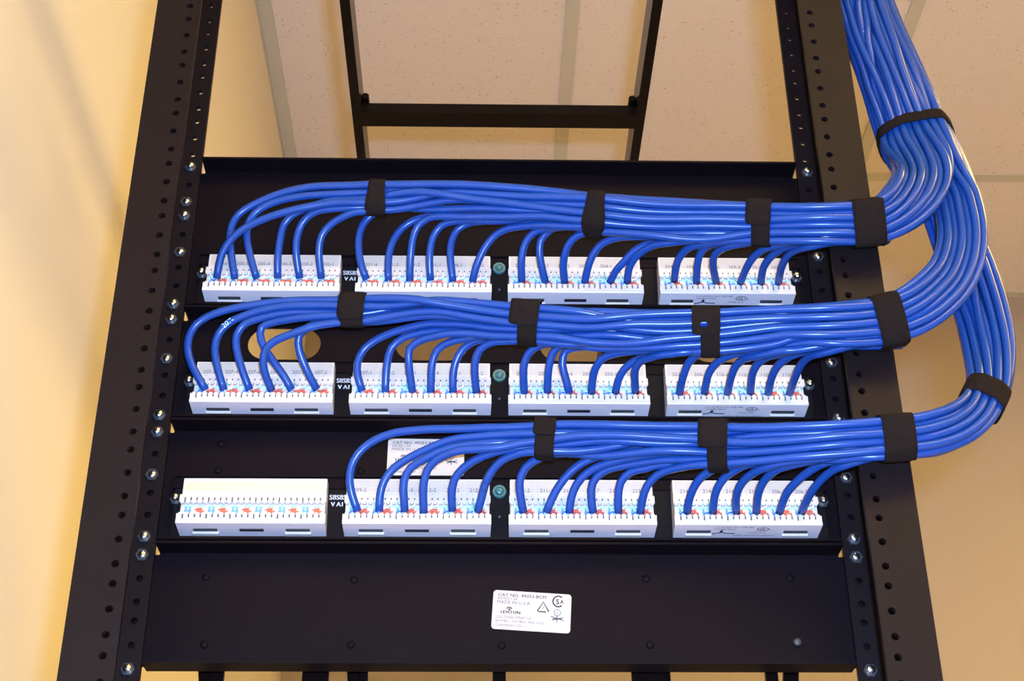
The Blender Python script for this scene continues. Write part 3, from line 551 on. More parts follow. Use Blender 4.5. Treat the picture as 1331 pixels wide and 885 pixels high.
1,3,6:902 -185 16996 2 -94 41 32 -85 40 57 -79 17 70 -69 4 80 -57 -20 140 -64 -22 104 -12 12 101 -14 16 102 -16 10 102 -10 1 101 -16 -6 99 -23 -13 95 -27 -22 93 -22 -24 95 -13 -12 97 -9 -5 99 -7 -3 105 -10 -2 105 -19 8 92 -5 41 83 0 62 74 1 76 62 10 80 53 25 83 50 31 86 36 28 95 14 31 101 1 38 99 -7 38 98 -20 41 95 -14 40 89 -10 20 84 -12 8 87 -14 2 95 -16 3 103 -15 7 100 -14 8 99 -14 8 99 -13 8 99 -14 9 100 -13 9 99 -14 9 99 -13 10 98 -12 8 99 -11 7 98 -10 5 100 -12 3 99 -13 5 99
1,4,1:1238 -185 17016 -2 -99 19 10 -97 27 39 -91 20 59 -83 -15 136 -103 -37 96 -37 -13 91 -42 -25 92 -28 -19 90 -31 -21 92 -33 -22 99 -32 -21 108 -20 -14 108 -7 -6 106 -5 -3 105 -10 0 143 -31 22 129 -11 68 100 1 80 83 4 87 72 11 107 53 25 103 36 29 107 16 26 115 -1 33 115 -9 40 106 -12 40 99 -12 34 94 -10 23 83 -12 8 64 -16 -1 68 -20 -6 88 -20 -4 113 -15 3 103 -11 3 100 -9 3 100 -8 4 101 -9 7 102 -10 10 100 -10 10 98 -10 11 96 -7 9 96 -5 8 96 -5 6 98 -7 7 99 -7 6 101
1,4,2:1395 -185 17000 -8 -93 24 -1 -91 31 20 -85 39 60 -72 5 135 -71 -17 99 -24 -8 100 -26 -11 102 -28 -9 99 -26 -1 94 -34 0 90 -7 0 95 7 3 326 0 -5 0 0 -22 0 -10 -12 66 -25 36 84 -12 58 73 1 74 57 8 76 44 23 82 40 28 87 29 24 97 11 27 98 0 37 97 1 40 95 2 43 93 -3 44 92 0 22 94 -4 8 98 -10 -1 99 -9 -1 101 -9 2 100 -10 2 100 -12 2 99 -12 4 100 -13 6 99 -13 9 99 -13 9 99 -13 10 98 -12 9 98 -11 7 99 -11 6 99 -11 4 99 -11 5 99
1,4,3:1538 -185 17002 -26 -99 7 -23 -99 11 0 -98 24 48 -89 -5 59 -76 -26 130 -61 -10 93 -28 -15 93 -33 -19 94 -37 -17 99 -37 -10 102 -27 0 104 -13 -2 103 -9 -1 111 -17 3 129 -21 44 101 1 67 86 6 77 75 9 89 59 20 99 44 29 97 27 30 105 11 34 106 2 43 102 -1 45 95 -4 40 94 -6 32 92 -8 18 79 -15 4 73 -19 -2 82 -21 -5 101 -16 0 109 -14 1 99 -16 1 99 -15 0 100 -14 2 101 -14 5 100 -13 8 99 -12 9 98 -12 10 96 -7 7 97 -5 5 98 -7 5 99 -12 8 99 -5 4 50
1,4,4:1709 -185 16995 7 -99 7 13 -99 9 29 -94 15 46 -88 0 55 -80 -19 118 -91 -29 93 -31 -6 101 -11 -11 99 -7 -3 102 -8 -4 107 -11 -1 122 -30 11 104 -17 50 90 -4 70 78 0 81 67 7 90 52 21 92 47 25 96 40 22 103 24 21 109 8 29 106 -2 32 104 -6 28 99 -8 25 89 -12 21 76 -15 12 81 -19 4 92 -22 5 105 -22 12 100 -22 9 97 -23 5 98 -22 4 99 -19 6 99 -16 8 99 -15 9 98 -13 10 97 -11 8 97 -10 6 97 -8 6 99 -9 5 99 -11 7 100
1,4,5:1857 -185 16996 -9 -96 10 2 -96 12 28 -91 14 44 -86 -3 51 -82 -15 113 -99 -18 94 -1 -2 98 1 5 328 0 -2 0 -4 -15 -6 -46 2 100 -15 34 98 -2 56 89 -3 73 72 1 82 55 18 89 44 23 97 30 28 104 10 23 109 1 28 106 -6 31 105 -4 28 101 -2 28 93 -6 26 85 -9 14 90 -11 3 97 -14 2 103 -11 6 100 -13 6 100 -15 10 98 -16 12 98 -16 13 99 -15 13 98 -14 11 98 -13 11 97 -12 9 97 -10 8 98 -9 6 98 -11 6 99 -12 5 100
1,4,6:1981 -185 16997 -9 -102 -2 -6 -103 -2 9 -101 7 28 -98 -6 41 -89 -27 44 -85 -41 125 -59 -3 102 -10 -2 104 -9 -2 117 -20 2 135 -27 38 108 -4 62 92 5 78 79 6 89 64 16 99 51 27 96 45 21 106 28 14 117 7 20 119 -9 26 111 -11 28 104 -10 25 93 -11 20 75 -16 12 68 -19 7 81 -23 4 99 -22 10 107 -17 11 99 -16 9 98 -14 7 99 -14 9 100 -15 11 100 -13 11 98 -13 11 97 -11 10 97 -8 9 95 -7 7 97 -9 7 99 -10 6 100 -5 3 50
2,1,1:-2004 -185 16108 -51 -43 75 -49 -24 85 -32 -20 93 1 -24 97 43 -22 86 81 -21 54 94 -21 29 97 -20 17 99 -20 8 99 -18 7 100 -18 3 98 -18 -3 98 -18 -7 179 -23 -12 98 -21 -10 98 -28 -10 97 -33 -14 97 -34 -18 97 -29 -20 98 -18 -19 99 2 -18 101 6 -16 100 2 -16 99 1 -17 98 -3 -18 98 -6 -18 98 -8 -16 98 -14 -15 98 -17 -17 97 -17 -17 97 -17 -17 97 -21 -11 99 -18 1 101 -10 7 99 -6 6 100 -8 2 98 -10 -1 98 -11 -3 98 -13 -5 97 -14 -6 96 -18 -5 96 -23 -6 96 -24 -8 95 -24 -9 92 -24 -10 95 -24 -11 103 -22 -8 106 -12 0 102 -5 5 96 -5 8 83 -11 11 87 -17 24 91 -1 51 76 10 61 68 17 69 61 21 73 49 26 76 39 28 80 34 28 82 28 30 84 21 30 85 15 31 87 12 30 88 9 31 93 9 34 91 -8 36 79 -10 38 76 -16 38 80 -15 36 89 -16 31 93 -21 21 98 -13 7 105 -18 8 102 -18 7 101 -15 5 99 -15 8 97 -13 14 97 -9 12 99 -12 9 99 -13 9 99 -13 10 100 -14 9 99 -15 9 99 -14 8 99 -12 8 99 -11 5 100 -12 4 100 -12 4 99 -12 5 100
2,1,2:-1880 -185 16109 -31 -41 87 -27 -36 90 -14 -29 96 23 -28 93 68 -28 68 89 -27 36 93 -28 21 94 -29 9 99 -28 1 103 -24 -6 180 -27 -12 99 -13 -12 98 -17 -11 99 -13 -11 100 -9 -5 100 -14 1 100 -21 3 102 -17 9 102 -7 1 101 -5 -9 99 -8 -14 99 -11 -16 97 -12 -18 97 -14 -17 97 -15 -17 98 -16 -16 98 -14 -17 97 -10 -16 98 0 -19 98 5 -21 98 0 -18 98 -6 -15 99 -8 -6 98 -12 -4 99 -11 -3 99 -12 -4 98 -13 -6 98 -16 -5 97 -20 -2 97 -23 0 97 -23 -1 96 -24 -1 95 -25 -2 96 -26 0 99 -19 5 100 -11 8 97 -8 10 90 -11 13 77 -19 17 78 -14 38 73 1 54 65 12 62 61 19 67 54 25 70 41 31 71 37 32 74 32 32 78 27 33 79 21 34 81 17 32 84 12 33 87 13 30 93 7 39 81 -1 40 74 -9 40 76 -16 38 83 -14 33 92 -9 27 99 -8 14 106 -11 -1 103 -11 0 109 -12 4 104 -9 4 99 -9 7 99 -8 7 99 -9 9 99 -9 9 100 -11 7 100 -13 8 99 -14 9 98 -14 9 99 -13 9 99 -12 7 100 -11 6 99 -11 4 100 -11 4 99 -6 2 50
2,1,3:-1706 -185 16110 -37 -44 82 -33 -38 86 -27 -32 91 -1 -29 94 56 -27 72 96 -26 24 98 -25 16 98 -20 6 95 -17 -4 161 -20 -15 100 -7 1 100 -15 12 100 -23 16 100 -26 11 100 -21 4 101 -10 -7 98 1 -28 99 -5 -25 99 -10 -18 99 -9 -15 99 -9 -14 98 -10 -12 99 -11 -12 98 -14 -10 100 -16 -9 99 -14 -6 99 -15 -3 99 -13 -3 97 -13 -9 96 -15 -13 96 -13 -11 98 -10 -7 98 -9 -4 99 -10 -4 99 -12 -4 98 -14 -5 97 -16 -5 98 -17 -3 98 -15 -2 99 -15 -2 99 -16 -4 98 -19 -6 95 -19 -5 94 -15 0 95 -8 6 95 -8 9 92 -10 12 78 -17 14 69 -11 29 69 4 45 64 13 56 61 18 63 55 26 65 46 31 66 41 32 72 37 32 75 31 32 79 26 33 80 20 32 85 16 31 87 15 29 92 14 35 83 5 38 79 -3 33 84 -7 23 92 -10 17 99 -11 16 102 -6 16 103 -4 32 100 -5 19 103 -8 12 104 -6 9 99 -9 9 99 -11 8 99 -23 8 97 -37 0 96 -27 3 97 -17 9 98 -16 9 98 -14 9 99 -14 9 100 -12 7 100 -12 6 100 -10 4 100 -10 5 99 -6 2 50
2,1,4:-1557 -185 16111 -33 -76 57 -18 -68 71 20 -59 78 76 -42 47 92 -31 24 95 -20 30 97 -11 26 166 -11 19 101 -3 5 100 -13 7 100 -20 11 100 -22 8 99 -21 4 99 -16 -3 99 -8 -14 98 -3 -22 98 -5 -22 98 -7 -21 97 -10 -20 98 -11 -18 98 -13 -14 99 -12 -14 98 -10 -13 99 -14 -14 98 -21 -11 98 -24 -5 100 -19 0 100 -11 0 99 -7 -5 99 -10 -5 99 -12 -3 97 -16 -2 97 -19 -2 97 -19 -2 96 -20 -3 98 -18 -5 96 -18 -5 93 -22 -9 95 -27 -12 103 -23 -10 108 -14 -3 103 -6 4 98 -6 11 87 -7 14 96 -14 30 95 3 55 78 14 65 69 17 71 64 20 75 53 22 78 43 25 83 38 26 85 31 27 88 23 27 89 18 28 90 13 27 92 10 27 95 8 27 95 -6 32 86 -9 31 86 -11 26 90 -9 21 98 -7 20 99 -11 18 98 -17 10 98 -12 8 93 -11 1 94 -16 -4 96 -25 0 101 -26 4 98 -24 6 97 -22 9 98 -20 9 98 -18 10 100 -15 8 98 -14 9 99 -12 11 98 -10 11 98 -7 7 99 -9 3 99 -13 3 99 -15 5 99
2,1,5:-1422 -185 16112 -49 -42 76 -58 -35 73 -59 -31 74 -48 -30 82 -1 -29 88 85 -28 26 93 -34 -1 94 -37 -6 158 -42 -9 99 -8 0 102 -3 8 102 2 12 103 -1 21 103 -3 24 104 -6 21 101 -16 8 100 -23 -11 99 -19 -15 99 -14 -15 99 -11 -14 99 -8 -13 98 -6 -13 99 -7 -12 100 -6 -12 99 -7 -11 99 -6 -12 97 -8 -11 97 -12 -13 95 -14 -11 96 -13 -8 97 -11 -5 98 -10 -5 99 -9 -4 100 -12 -4 99 -14 -5 99 -15 -5 98 -16 -6 99 -14 -7 99 -14 -7 102 -16 -7 98 -20 -7 94 -18 -5 89 -13 -2 92 -8 4 94 -7 8 93 -11 14 82 -18 16 59 -9 26 64 4 42 61 12 52 59 19 60 56 25 62 49 31 62 46 31 69 41 32 73 37 32 78 31 32 80 24 30 85 19 30 87 15 29 92 18 33 85 13 34 84 4 28 90 -5 22 96 -9 17 101 -10 9 104 -15 26 101 -4 37 99 -25 25 99 -17 15 104 -11 9 99 -13 8 96 -15 6 99 -10 7 100 -8 7 99 -9 12 98 -12 12 98 -14 11 98 -14 10 99 -15 9 100 -14 8 100 -12 7 100 -10 5 100 -9 4 100 -5 2 49
2,1,6:-1253 -185 16121 -44 -61 60 -39 -52 71 -33 -46 78 -5 -42 85 66 -36 55 87 -24 19 166 -12 4 101 1 -1 100 -9 -1 99 -17 2 99 -22 4 99 -21 2 99 -16 -3 100 -8 -10 99 -5 -14 99 -8 -13 98 -11 -14 99 -15 -13 98 -18 -12 98 -16 -11 99 -16 -10 99 -19 -8 97 -16 -14 98 -8 -19 97 -8 -24 98 -13 -24 98 -11 -19 99 -9 -14 99 -10 -7 99 -12 -1 98 -15 -1 98 -18 1 98 -19 2 98 -18 3 99 -18 2 98 -18 0 95 -24 -3 95 -28 -4 98 -28 1 102 -18 5 99 -11 9 97 -7 13 87 -10 17 85 -17 30 81 -1 53 71 10 61 65 16 67 60 22 70 52 25 72 43 29 76 38 28 80 33 30 82 27 30 84 20 30 87 15 29 89 13 29 92 11 29 92 2 35 83 -6 33 84 -10 27 88 -9 20 97 -9 18 101 -1 20 101 -6 12 102 -10 2 98 -9 3 97 -12 -2 98 -15 -3 102 -17 -2 100 -16 -1 99 -17 2 99 -16 4 99 -16 5 99 -15 8 99 -13 9 98 -13 10 98 -11 9 98 -9 7 98 -10 6 98 -11 5 100 -13 6 99
2,2,1:-942 -185 16107 -31 -43 85 -5 -34 92 40 -31 86 77 -29 55 90 -27 35 94 -27 21 95 -28 13 96 -26 3 97 -27 -16 180 -49 -37 95 -23 -31 96 -23 -20 98 -22 -16 98 -18 -12 99 -14 -11 100 -11 -5 101 -11 0 101 -1 -5 99 -5 -15 99 -10 -5 99 -19 1 98 -20 -2 99 -15 -4 99 -12 -4 100 -12 -3 99 -11 -4 99 -11 -6 99 -13 -5 99 -14 -6 99 -17 -5 98 -21 -6 97 -26 -8 95 -28 -6 96 -21 -1 97 -14 5 98 -10 8 97 -10 13 90 -19 16 86 -16 36 80 0 52 72 9 62 66 18 69 61 21 73 51 24 76 45 25 81 39 26 85 32 27 87 26 26 89 19 27 92 14 26 93 11 26 96 6 28 92 -3 29 90 -7 26 92 -9 23 97 -9 20 100 -6 16 103 -10 9 101 -8 19 93 -5 19 92 -9 9 96 -14 2 99 -18 4 102 -18 4 99 -13 6 99 -13 12 98 -13 14 98 -13 13 99 -14 12 98 -14 11 98 -13 10 98 -11 9 98 -11 7 98 -10 5 99 -11 5 100 -5 2 49
2,2,2:-785 -185 16101 2 -48 91 9 -43 93 26 -35 92 78 -33 56 96 -29 17 99 -33 0 169 -32 -14 99 -15 -4 100 -26 0 99 -36 4 101 -31 7 100 -27 5 100 -21 -3 98 -15 -12 98 -18 -10 98 -19 -12 97 -14 -13 97 -10 -9 98 -9 -7 98 -10 -4 99 -11 -4 99 -11 -4 99 -12 -4 99 -15 -5 98 -17 -5 98 -18 -7 98 -19 -7 98 -21 -8 98 -23 -9 96 -26 -8 95 -25 -6 94 -19 0 97 -11 5 97 -6 10 94 -5 13 87 -11 18 74 -5 32 72 7 48 67 14 57 63 18 65 58 24 67 51 27 69 45 29 75 40 29 79 35 29 82 28 29 85 22 29 88 17 28 91 15 28 92 15 31 89 4 30 89 -5 26 91 -10 22 96 -10 18 100 -4 15 104 5 6 103 4 23 101 -7 24 95 -8 16 98 -12 9 100 -15 10 100 -19 12 98 -26 15 96 -36 17 94 -26 12 96 -19 11 98 -15 11 98 -14 10 99 -14 9 99 -13 8 99 -12 7 100 -10 5 100 -10 4 99 -5 2 50
2,2,3:-602 -185 16102 -13 -65 75 -11 -61 79 5 -50 85 77 -45 41 91 -42 5 93 -41 0 139 -27 -13 97 -14 -18 98 -18 -19 98 -22 -15 98 -26 -12 97 -19 -10 99 -14 -16 98 -5 -22 98 -8 -23 101 -10 -13 100 -15 -13 101 -23 -10 100 -25 1 100 -19 7 99 -15 3 98 -14 0 98 -17 1 98 -18 1 97 -21 2 97 -21 3 98 -22 3 94 -21 -4 94 -26 -11 99 -28 -12 107 -22 -7 106 -13 1 102 -8 7 97 -10 11 94 -19 19 110 -18 49 91 1 65 78 10 75 71 15 78 61 18 82 48 20 88 40 22 91 33 23 92 25 25 93 18 25 94 13 25 95 9 26 96 11 26 97 0 29 94 -4 27 91 0 26 95 1 25 101 0 22 102 -4 20 101 -4 20 95 -8 21 87 -11 13 83 -12 2 89 -16 -4 100 -22 -3 105 -23 1 99 -23 5 97 -22 11 98 -21 12 98 -19 12 98 -16 12 98 -14 11 97 -12 10 97 -10 9 96 -9 7 98 -10 6 98 -11 6 100 -5 3 50
2,2,4:-477 -185 16102 2 -61 78 7 -54 81 34 -46 79 79 -42 36 90 -39 4 91 -40 -1 157 -37 -8 102 -16 1 99 -18 -1 102 -18 7 101 -18 5 101 -13 3 100 -10 0 98 -11 -8 98 -9 -7 98 -9 -8 98 -12 -9 99 -12 -7 100 -12 -5 100 -12 -2 100 -14 1 100 -16 1 99 -17 0 99 -19 0 98 -20 -3 101 -24 -5 98 -26 -8 92 -24 -8 90 -18 -4 94 -10 4 96 -6 9 97 -6 15 90 -11 21 64 -4 32 66 7 46 64 13 54 61 18 61 59 24 64 55 28 65 50 28 71 44 29 78 40 29 81 33 28 85 26 27 88 20 28 91 15 28 92 19 29 90 12 26 95 3 17 99 -3 12 103 -7 9 105 -4 8 105 -3 16 103 -6 41 92 -17 33 91 -10 23 99 -9 17 100 -12 17 99 -18 21 98 -18 20 97 -20 14 96 -20 8 96 -17 9 98 -15 10 98 -15 10 98 -14 11 100 -14 9 99 -13 6 100 -10 6 100 -9 4 99 -5 2 50
2,2,5:-325 -185 16103 -2 -56 83 16 -50 85 45 -42 79 80 -39 43 93 -37 8 93 -38 -11 187 -38 -35 96 -31 -17 96 -40 -12 96 -38 -18 96 -42 -16 98 -28 -11 99 -14 -13 101 -1 -12 101 0 -12 100 -6 -8 99 -12 -5 100 -13 -1 98 -17 1 99 -19 1 98 -23 4 98 -20 2 98 -20 -3 96 -22 -5 96 -27 -6 96 -32 -2 100 -26 2 102 -17 6 99 -11 9 97 -9 11 95 -15 14 101 -10 37 89 5 54 78 11 66 70 15 73 63 19 78 53 20 83 44 22 88 37 23 90 31 23 92 22 25 94 17 24 95 12 25 96 10 25 97 3 28 95 -7 27 94 -10 27 94 -12 23 98 -9 20 100 -6 18 101 0 21 99 -2 23 91 -3 15 88 -7 6 92 -12 2 101 -16 8 104 -14 10 99 -13 8 99 -14 7 99 -14 9 98 -15 10 98 -14 10 98 -14 12 98 -12 10 97 -11 10 96 -10 7 98 -10 6 99 -11 5 99 -5 2 50
2,2,6:-166 -185 16104 -11 -77 67 -1 -70 74 33 -60 73 79 -51 27 86 -43 -14 153 -55 -24 99 -12 -17 98 -11 -19 99 -11 -12 102 -17 2 102 -17 9 101 -12 4 101 -10 6 100 -13 4 100 -15 -2 99 -13 -4 100 -12 -2 100 -10 -4 100 -11 -7 100 -14 -8 98 -18 -9 99 -19 -5 99 -20 -5 96 -28 -10 95 -32 -9 96 -25 -2 98 -17 4 99 -10 9 100 -10 14 98 -16 21 90 -9 41 82 5 54 75 10 64 68 15 69 64 19 73 58 20 79 48 22 85 42 22 88 35 24 91 28 23 94 20 23 95 14 24 96 10 25 97 6 26 96 -3 27 98 -6 25 98 -9 23 100 -8 20 102 -6 18 102 -7 20 98 -6 24 90 -10 19 89 -11 10 94 -13 3 100 -18 7 103 -19 11 99 -15 7 98 -11 6 99 -12 9 98 -14 10 98 -14 11 98 -13 12 98 -13 10 98 -12 10 97 -10 7 98 -11 6 99 -10 4 100 -5 3 49
2,3,1:160 -185 16099 -7 -73 62 0 -69 66 30 -58 68 71 -52 32 83 -44 -7 142 -47 -31 97 -11 -28 97 -24 -23 98 -33 -19 98 -35 -18 99 -31 -14 99 -26 -9 99 -21 -1 98 -12 -1 98 -18 2 99 -17 0 98 -23 0 96 -29 -3 95 -31 -2 90 -39 -8 92 -31 -15 102 -21 -12 112 -14 -6 108 -6 3 105 -7 7 101 -6 7 105 -17 12 126 -18 45 104 -2 64 88 4 76 77 10 82 67 13 89 55 11 98 44 15 100 34 17 101 26 18 102 18 20 103 11 20 102 5 21 102 4 23 101 -13 25 101 -21 27 97 -15 25 98 -7 24 101 -3 21 103 -5 19 99 -7 19 93 -10 21 82 -17 11 78 -14 0 85 -16 -7 101 -20 -3 107 -16 3 100 -15 8 99 -14 13 98 -15 15 99 -15 15 98 -15 14 98 -13 12 97 -10 10 96 -9 9 95 -7 8 97 -8 5 98 -10 5 101 -5 3 50
2,3,2:317 -185 16107 1 -77 63 8 -72 67 30 -63 70 75 -57 27 154 -63 -25 97 -21 -22 98 -21 -14 100 -18 -5 100 -15 2 100 -13 6 101 -14 11 100 -15 10 102 -15 7 99 -18 0 99 -21 -4 99 -22 -5 98 -23 -3 101 -22 -5 98 -28 -9 92 -28 -10 91 -20 -4 95 -13 1 97 -10 8 99 -11 15 95 -19 22 75 -14 38 73 0 52 69 9 59 65 16 65 61 22 69 57 24 72 49 25 78 43 26 83 37 26 86 31 25 89 23 26 92 19 26 93 14 28 94 17 29 93 14 28 98 10 23 103 0 19 105 -3 19 104 -3 18 103 -5 18 99 -11 25 90 -18 25 88 -17 15 95 -13 8 100 -16 5 102 -19 8 99 -21 7 98 -17 8 97 -14 9 97 -13 10 99 -14 11 97 -14 11 98 -14 10 98 -13 10 98 -11 7 99 -10 6 99 -10 4 100 -5 2 50
2,3,3:467 -185 16101 -25 -59 76 -25 -52 82 20 -44 82 89 -40 8 91 -38 -21 89 -36 -26 90 -35 -25 90 -33 -25 90 -32 -21 91 -28 -22 90 -34 -27 159 -72 -35 99 -22 -9 99 -18 -1 99 -21 3 97 -29 0 95 -32 5 93 -39 19 97 -28 6 103 -22 -1 105 -14 6 102 -8 8 101 -9 10 98 -16 11 109 -27 24 104 -10 52 89 0 67 78 9 75 69 15 80 60 16 87 48 17 93 40 19 94 32 21 97 24 22 97 17 22 99 13 24 98 10 25 99 8 26 98 -4 28 98 -1 25 100 1 20 105 0 21 105 -3 19 102 -6 18 99 -7 21 88 -10 24 79 -10 17 81 -15 6 93 -21 0 106 -25 3 101 -24 5 98 -22 5 97 -20 8 98 -18 8 98 -17 11 98 -14 11 98 -13 11 97 -11 10 96 -9 8 96 -10 7 98 -10 5 99 -12 5 100
2,3,4:618 -185 16102 2 -86 45 15 -82 49 46 -73 42 74 -64 -1 74 -65 -21 145 -54 -14 100 -26 11 101 -7 13 102 -3 12 103 -1 15 102 -5 -1 101 -14 -2 99 -17 -3 100 -18 1 101 -22 -5 100 -24 -5 95 -22 0 90 -15 3 92 -9 9 97 -8 13 103 -11 16 101 -22 19 74 -16 28 77 -5 45 74 4 56 69 12 64 66 19 70 61 20 74 54 22 81 46 22 86 40 24 90 33 23 93 25 25 96 20 25 95 14 28 94 18 28 98 16 23 106 9 17 111 -1 16 109 -4 18 106 -4 24 101 -9 35 92 -22 42 83 -25 33 87 -20 19 96 -14 9 99 -14 5 102 -22 8 100 -23 8 97 -22 9 96 -18 9 96 -16 10 97 -15 11 98 -15 11 98 -14 11 98 -14 9 99 -12 8 99 -10 5 99 -10 4 100 -5 3 50
2,3,5:782 -185 16103 14 -79 53 37 -73 47 67 -59 33 78 -59 -1 79 -56 -11 125 -64 -14 99 -26 -5 98 -37 1 95 -49 6 95 -43 -8 96 -29 -9 99 -19 -2 98 -19 -1 97 -18 -16 99 -22 -12 100 -19 1 101 -8 5 102 -6 9 102 -12 17 102 -25 22 100 -20 43 89 -4 59 81 5 68 72 13 73 67 16 78 58 16 86 48 18 91 41 20 94 32 21 95 26 21 99 18 22 98 13 23 99 10 26 97 4 25 101 -6 26 101 -11 23 101 -13 21 102 -10 18 102 -6 18 101 -4 20 97 -3 25 86 -3 23 84 -4 14 90 -11 2 102 -14 3 106 -14 7 100 -15 10 99 -14 11 97 -14 11 98 -15 12 98 -14 11 98 -13 12 97 -13 11 96 -11 11 97 -10 7 97 -10 6 98 -10 5 100 -6 2 50
2,3,6:919 -185 16111 -11 -95 30 -7 -96 32 31 -87 26 65 -73 -14 65 -78 -23 162 -54 -8 100 18 17 99 -14 -11 101 -18 4 100 -21 23 101 -14 15 99 -16 -5 100 -22 -7 98 -23 -2 95 -23 2 95 -17 9 97 -11 14 101 -10 14 104 -13 17 99 -20 22 87 -5 39 83 3 55 76 8 65 70 15 71 66 16 78 58 17 85 49 19 90 41 20 93 34 20 96 25 21 99 18 22 99 11 24 98 8 26 98 2 25 103 -3 22 106 -8 19 106 -8 17 104 -7 18 103 -7 18 100 -6 21 91 -8 30 84 -10 23 87 -11 10 96 -15 2 105 -18 7 101 -17 10 99 -15 10 98 -13 11 97 -14 11 98 -14 11 98 -13 12 97 -14 11 98 -12 11 97 -11 9 97 -11 7 98 -10 5 99 -10 4 100
2,4,1:1219 -185 16098 4 -93 26 10 -92 30 23 -85 39 52 -75 18 66 -57 -13 158 -48 -12 98 -25 -14 96 -45 -19 92 -45 -6 88 -55 -7 87 -63 -24 103 -34 -24 110 -14 -11 108 -2 3 105 -3 10 105 -9 15 125 -23 32 117 -7 60 98 0 72 86 5 80 75 10 85 66 8 95 54 9 103 43 12 104 33 15 105 25 16 107 16 17 106 10 19 105 4 20 104 0 19 104 -21 15 109 -24 11 107 -23 13 105 -15 14 103 -9 15 101 -10 17 95 -8 21 86 -3 25 73 1 22 76 -7 12 91 -19 6 109 -20 11 102 -17 13 98 -16 12 98 -12 13 98 -14 12 100 -14 13 98 -14 12 97 -12 12 96 -10 10 95 -8 9 95 -7 7 98 -9 5 99 -10 5 101
2,4,2:1391 -185 16106 2 -93 30 11 -92 30 41 -83 28 60 -75 4 64 -66 -9 166 -64 -7 100 -22 7 102 -22 0 99 -23 3 94 -13 7 91 1 -4 385 2 -15 0 0 -2 0 -15 20 32 -43 31 81 -28 45 85 -11 56 79 3 63 74 12 71 71 13 79 63 13 88 53 16 93 44 17 96 37 17 101 27 18 102 20 20 102 11 23 100 8 27 99 4 21 111 -3 18 113 -8 14 113 -9 16 107 -8 19 103 -7 27 96 -12 39 84 -20 44 79 -19 29 86 -15 14 96 -15 3 104 -18 7 102 -20 10 99 -19 12 96 -16 11 96 -15 12 97 -14 11 98 -14 12 98 -14 12 97 -14 11 98 -12 9 98 -11 7 98 -9 5 100 -10 4 100
2,4,3:1548 -185 16100 -1 -102 14 3 -102 17 18 -97 25 44 -91 2 50 -83 -32 145 -117 -24 98 -21 -6 100 -21 8 101 -32 4 102 -34 15 103 -15 11 103 -6 11 104 -10 15 115 -22 30 105 -7 56 91 1 67 81 7 76 73 12 80 64 12 88 54 13 96 43 16 98 35 17 100 27 19 102 19 19 103 13 22 101 10 24 100 9 23 101 -4 17 108 -5 9 110 -11 7 111 -11 12 106 -9 16 101 -8 16 97 -6 20 86 -5 27 73 -2 21 78 -6 12 92 -17 4 108 -21 12 102 -20 16 98 -22 17 97 -20 16 96 -19 15 97 -17 13 98 -15 12 97 -13 11 97 -11 11 95 -10 9 96 -9 7 97 -11 5 100 -11 5 100
2,4,4:1706 -185 16108 -9 -98 17 -6 -98 18 18 -95 24 44 -89 4 55 -83 -23 113 -102 -18 98 -27 4 98 -29 2 98 -10 7 100 2 16 103 -8 16 106 -24 17 108 -30 24 96 -13 45 89 -1 60 80 6 70 73 12 75 68 13 84 58 13 92 48 16 96 40 17 98 31 17 101 24 19 103 16 21 102 11 24 99 8 27 100 -2 23 107 -7 20 109 -13 16 109 -12 17 105 -7 18 102 -6 18 99 -5 21 89 -3 30 79 -2 26 83 -6 14 95 -13 3 107 -16 10 103 -15 11 99 -15 11 98 -14 11 96 -13 10 98 -14 11 98 -14 12 97 -13 11 97 -12 12 96 -11 9 96 -10 8 98 -10 4 99 -10 4 100
2,4,5:1829 -185 16101 -5 -98 17 3 -98 19 23 -93 25 44 -89 6 54 -82 -10 131 -99 -8 93 -20 1 97 -4 -2 337 -9 1 -128 -10 19 117 -30 13 102 -25 28 96 -8 49 89 0 64 79 8 72 75 9 80 70 8 91 57 11 97 47 13 100 38 14 104 30 15 106 21 17 106 15 20 104 9 27 99 4 23 109 -4 18 116 -10 14 117 -13 14 111 -11 16 105 -7 21 100 -8 32 89 -13 46 75 -15 40 77 -12 26 87 -12 8 102 -16 6 106 -16 12 100 -18 12 98 -16 12 97 -16 11 96 -14 11 98 -14 12 97 -14 11 97 -13 12 97 -13 11 96 -10 9 98 -10 6 98 -10 4 100 -5 2 50
2,4,6:1974 -185 16102 -1 -97 5 0 -98 5 8 -96 12 19 -95 13 35 -90 -4 42 -85 -32 136 -94 -5 103 -10 22 104 -4 12 110 -12 12 119 -26 24 107 -11 50 96 -2 65 85 4 74 75 10 81 70 8 90 59 9 99 47 12 101 38 14 104 29 15 106 21 17 106 15 19 105 10 24 102 7 27 101 -7 22 112 -11 19 112 -17 15 111 -13 16 106 -9 17 102 -7 17 97 -7 20 86 -8 29 73 -8 24 78 -8 12 92 -15 3 109 -16 9 104 -15 11 99 -15 11 98 -15 10 97 -17 10 98 -16 11 97 -14 12 97 -13 11 97 -11 11 95 -10 10 95 -10 7 97 -10 5 100 -11 4 100
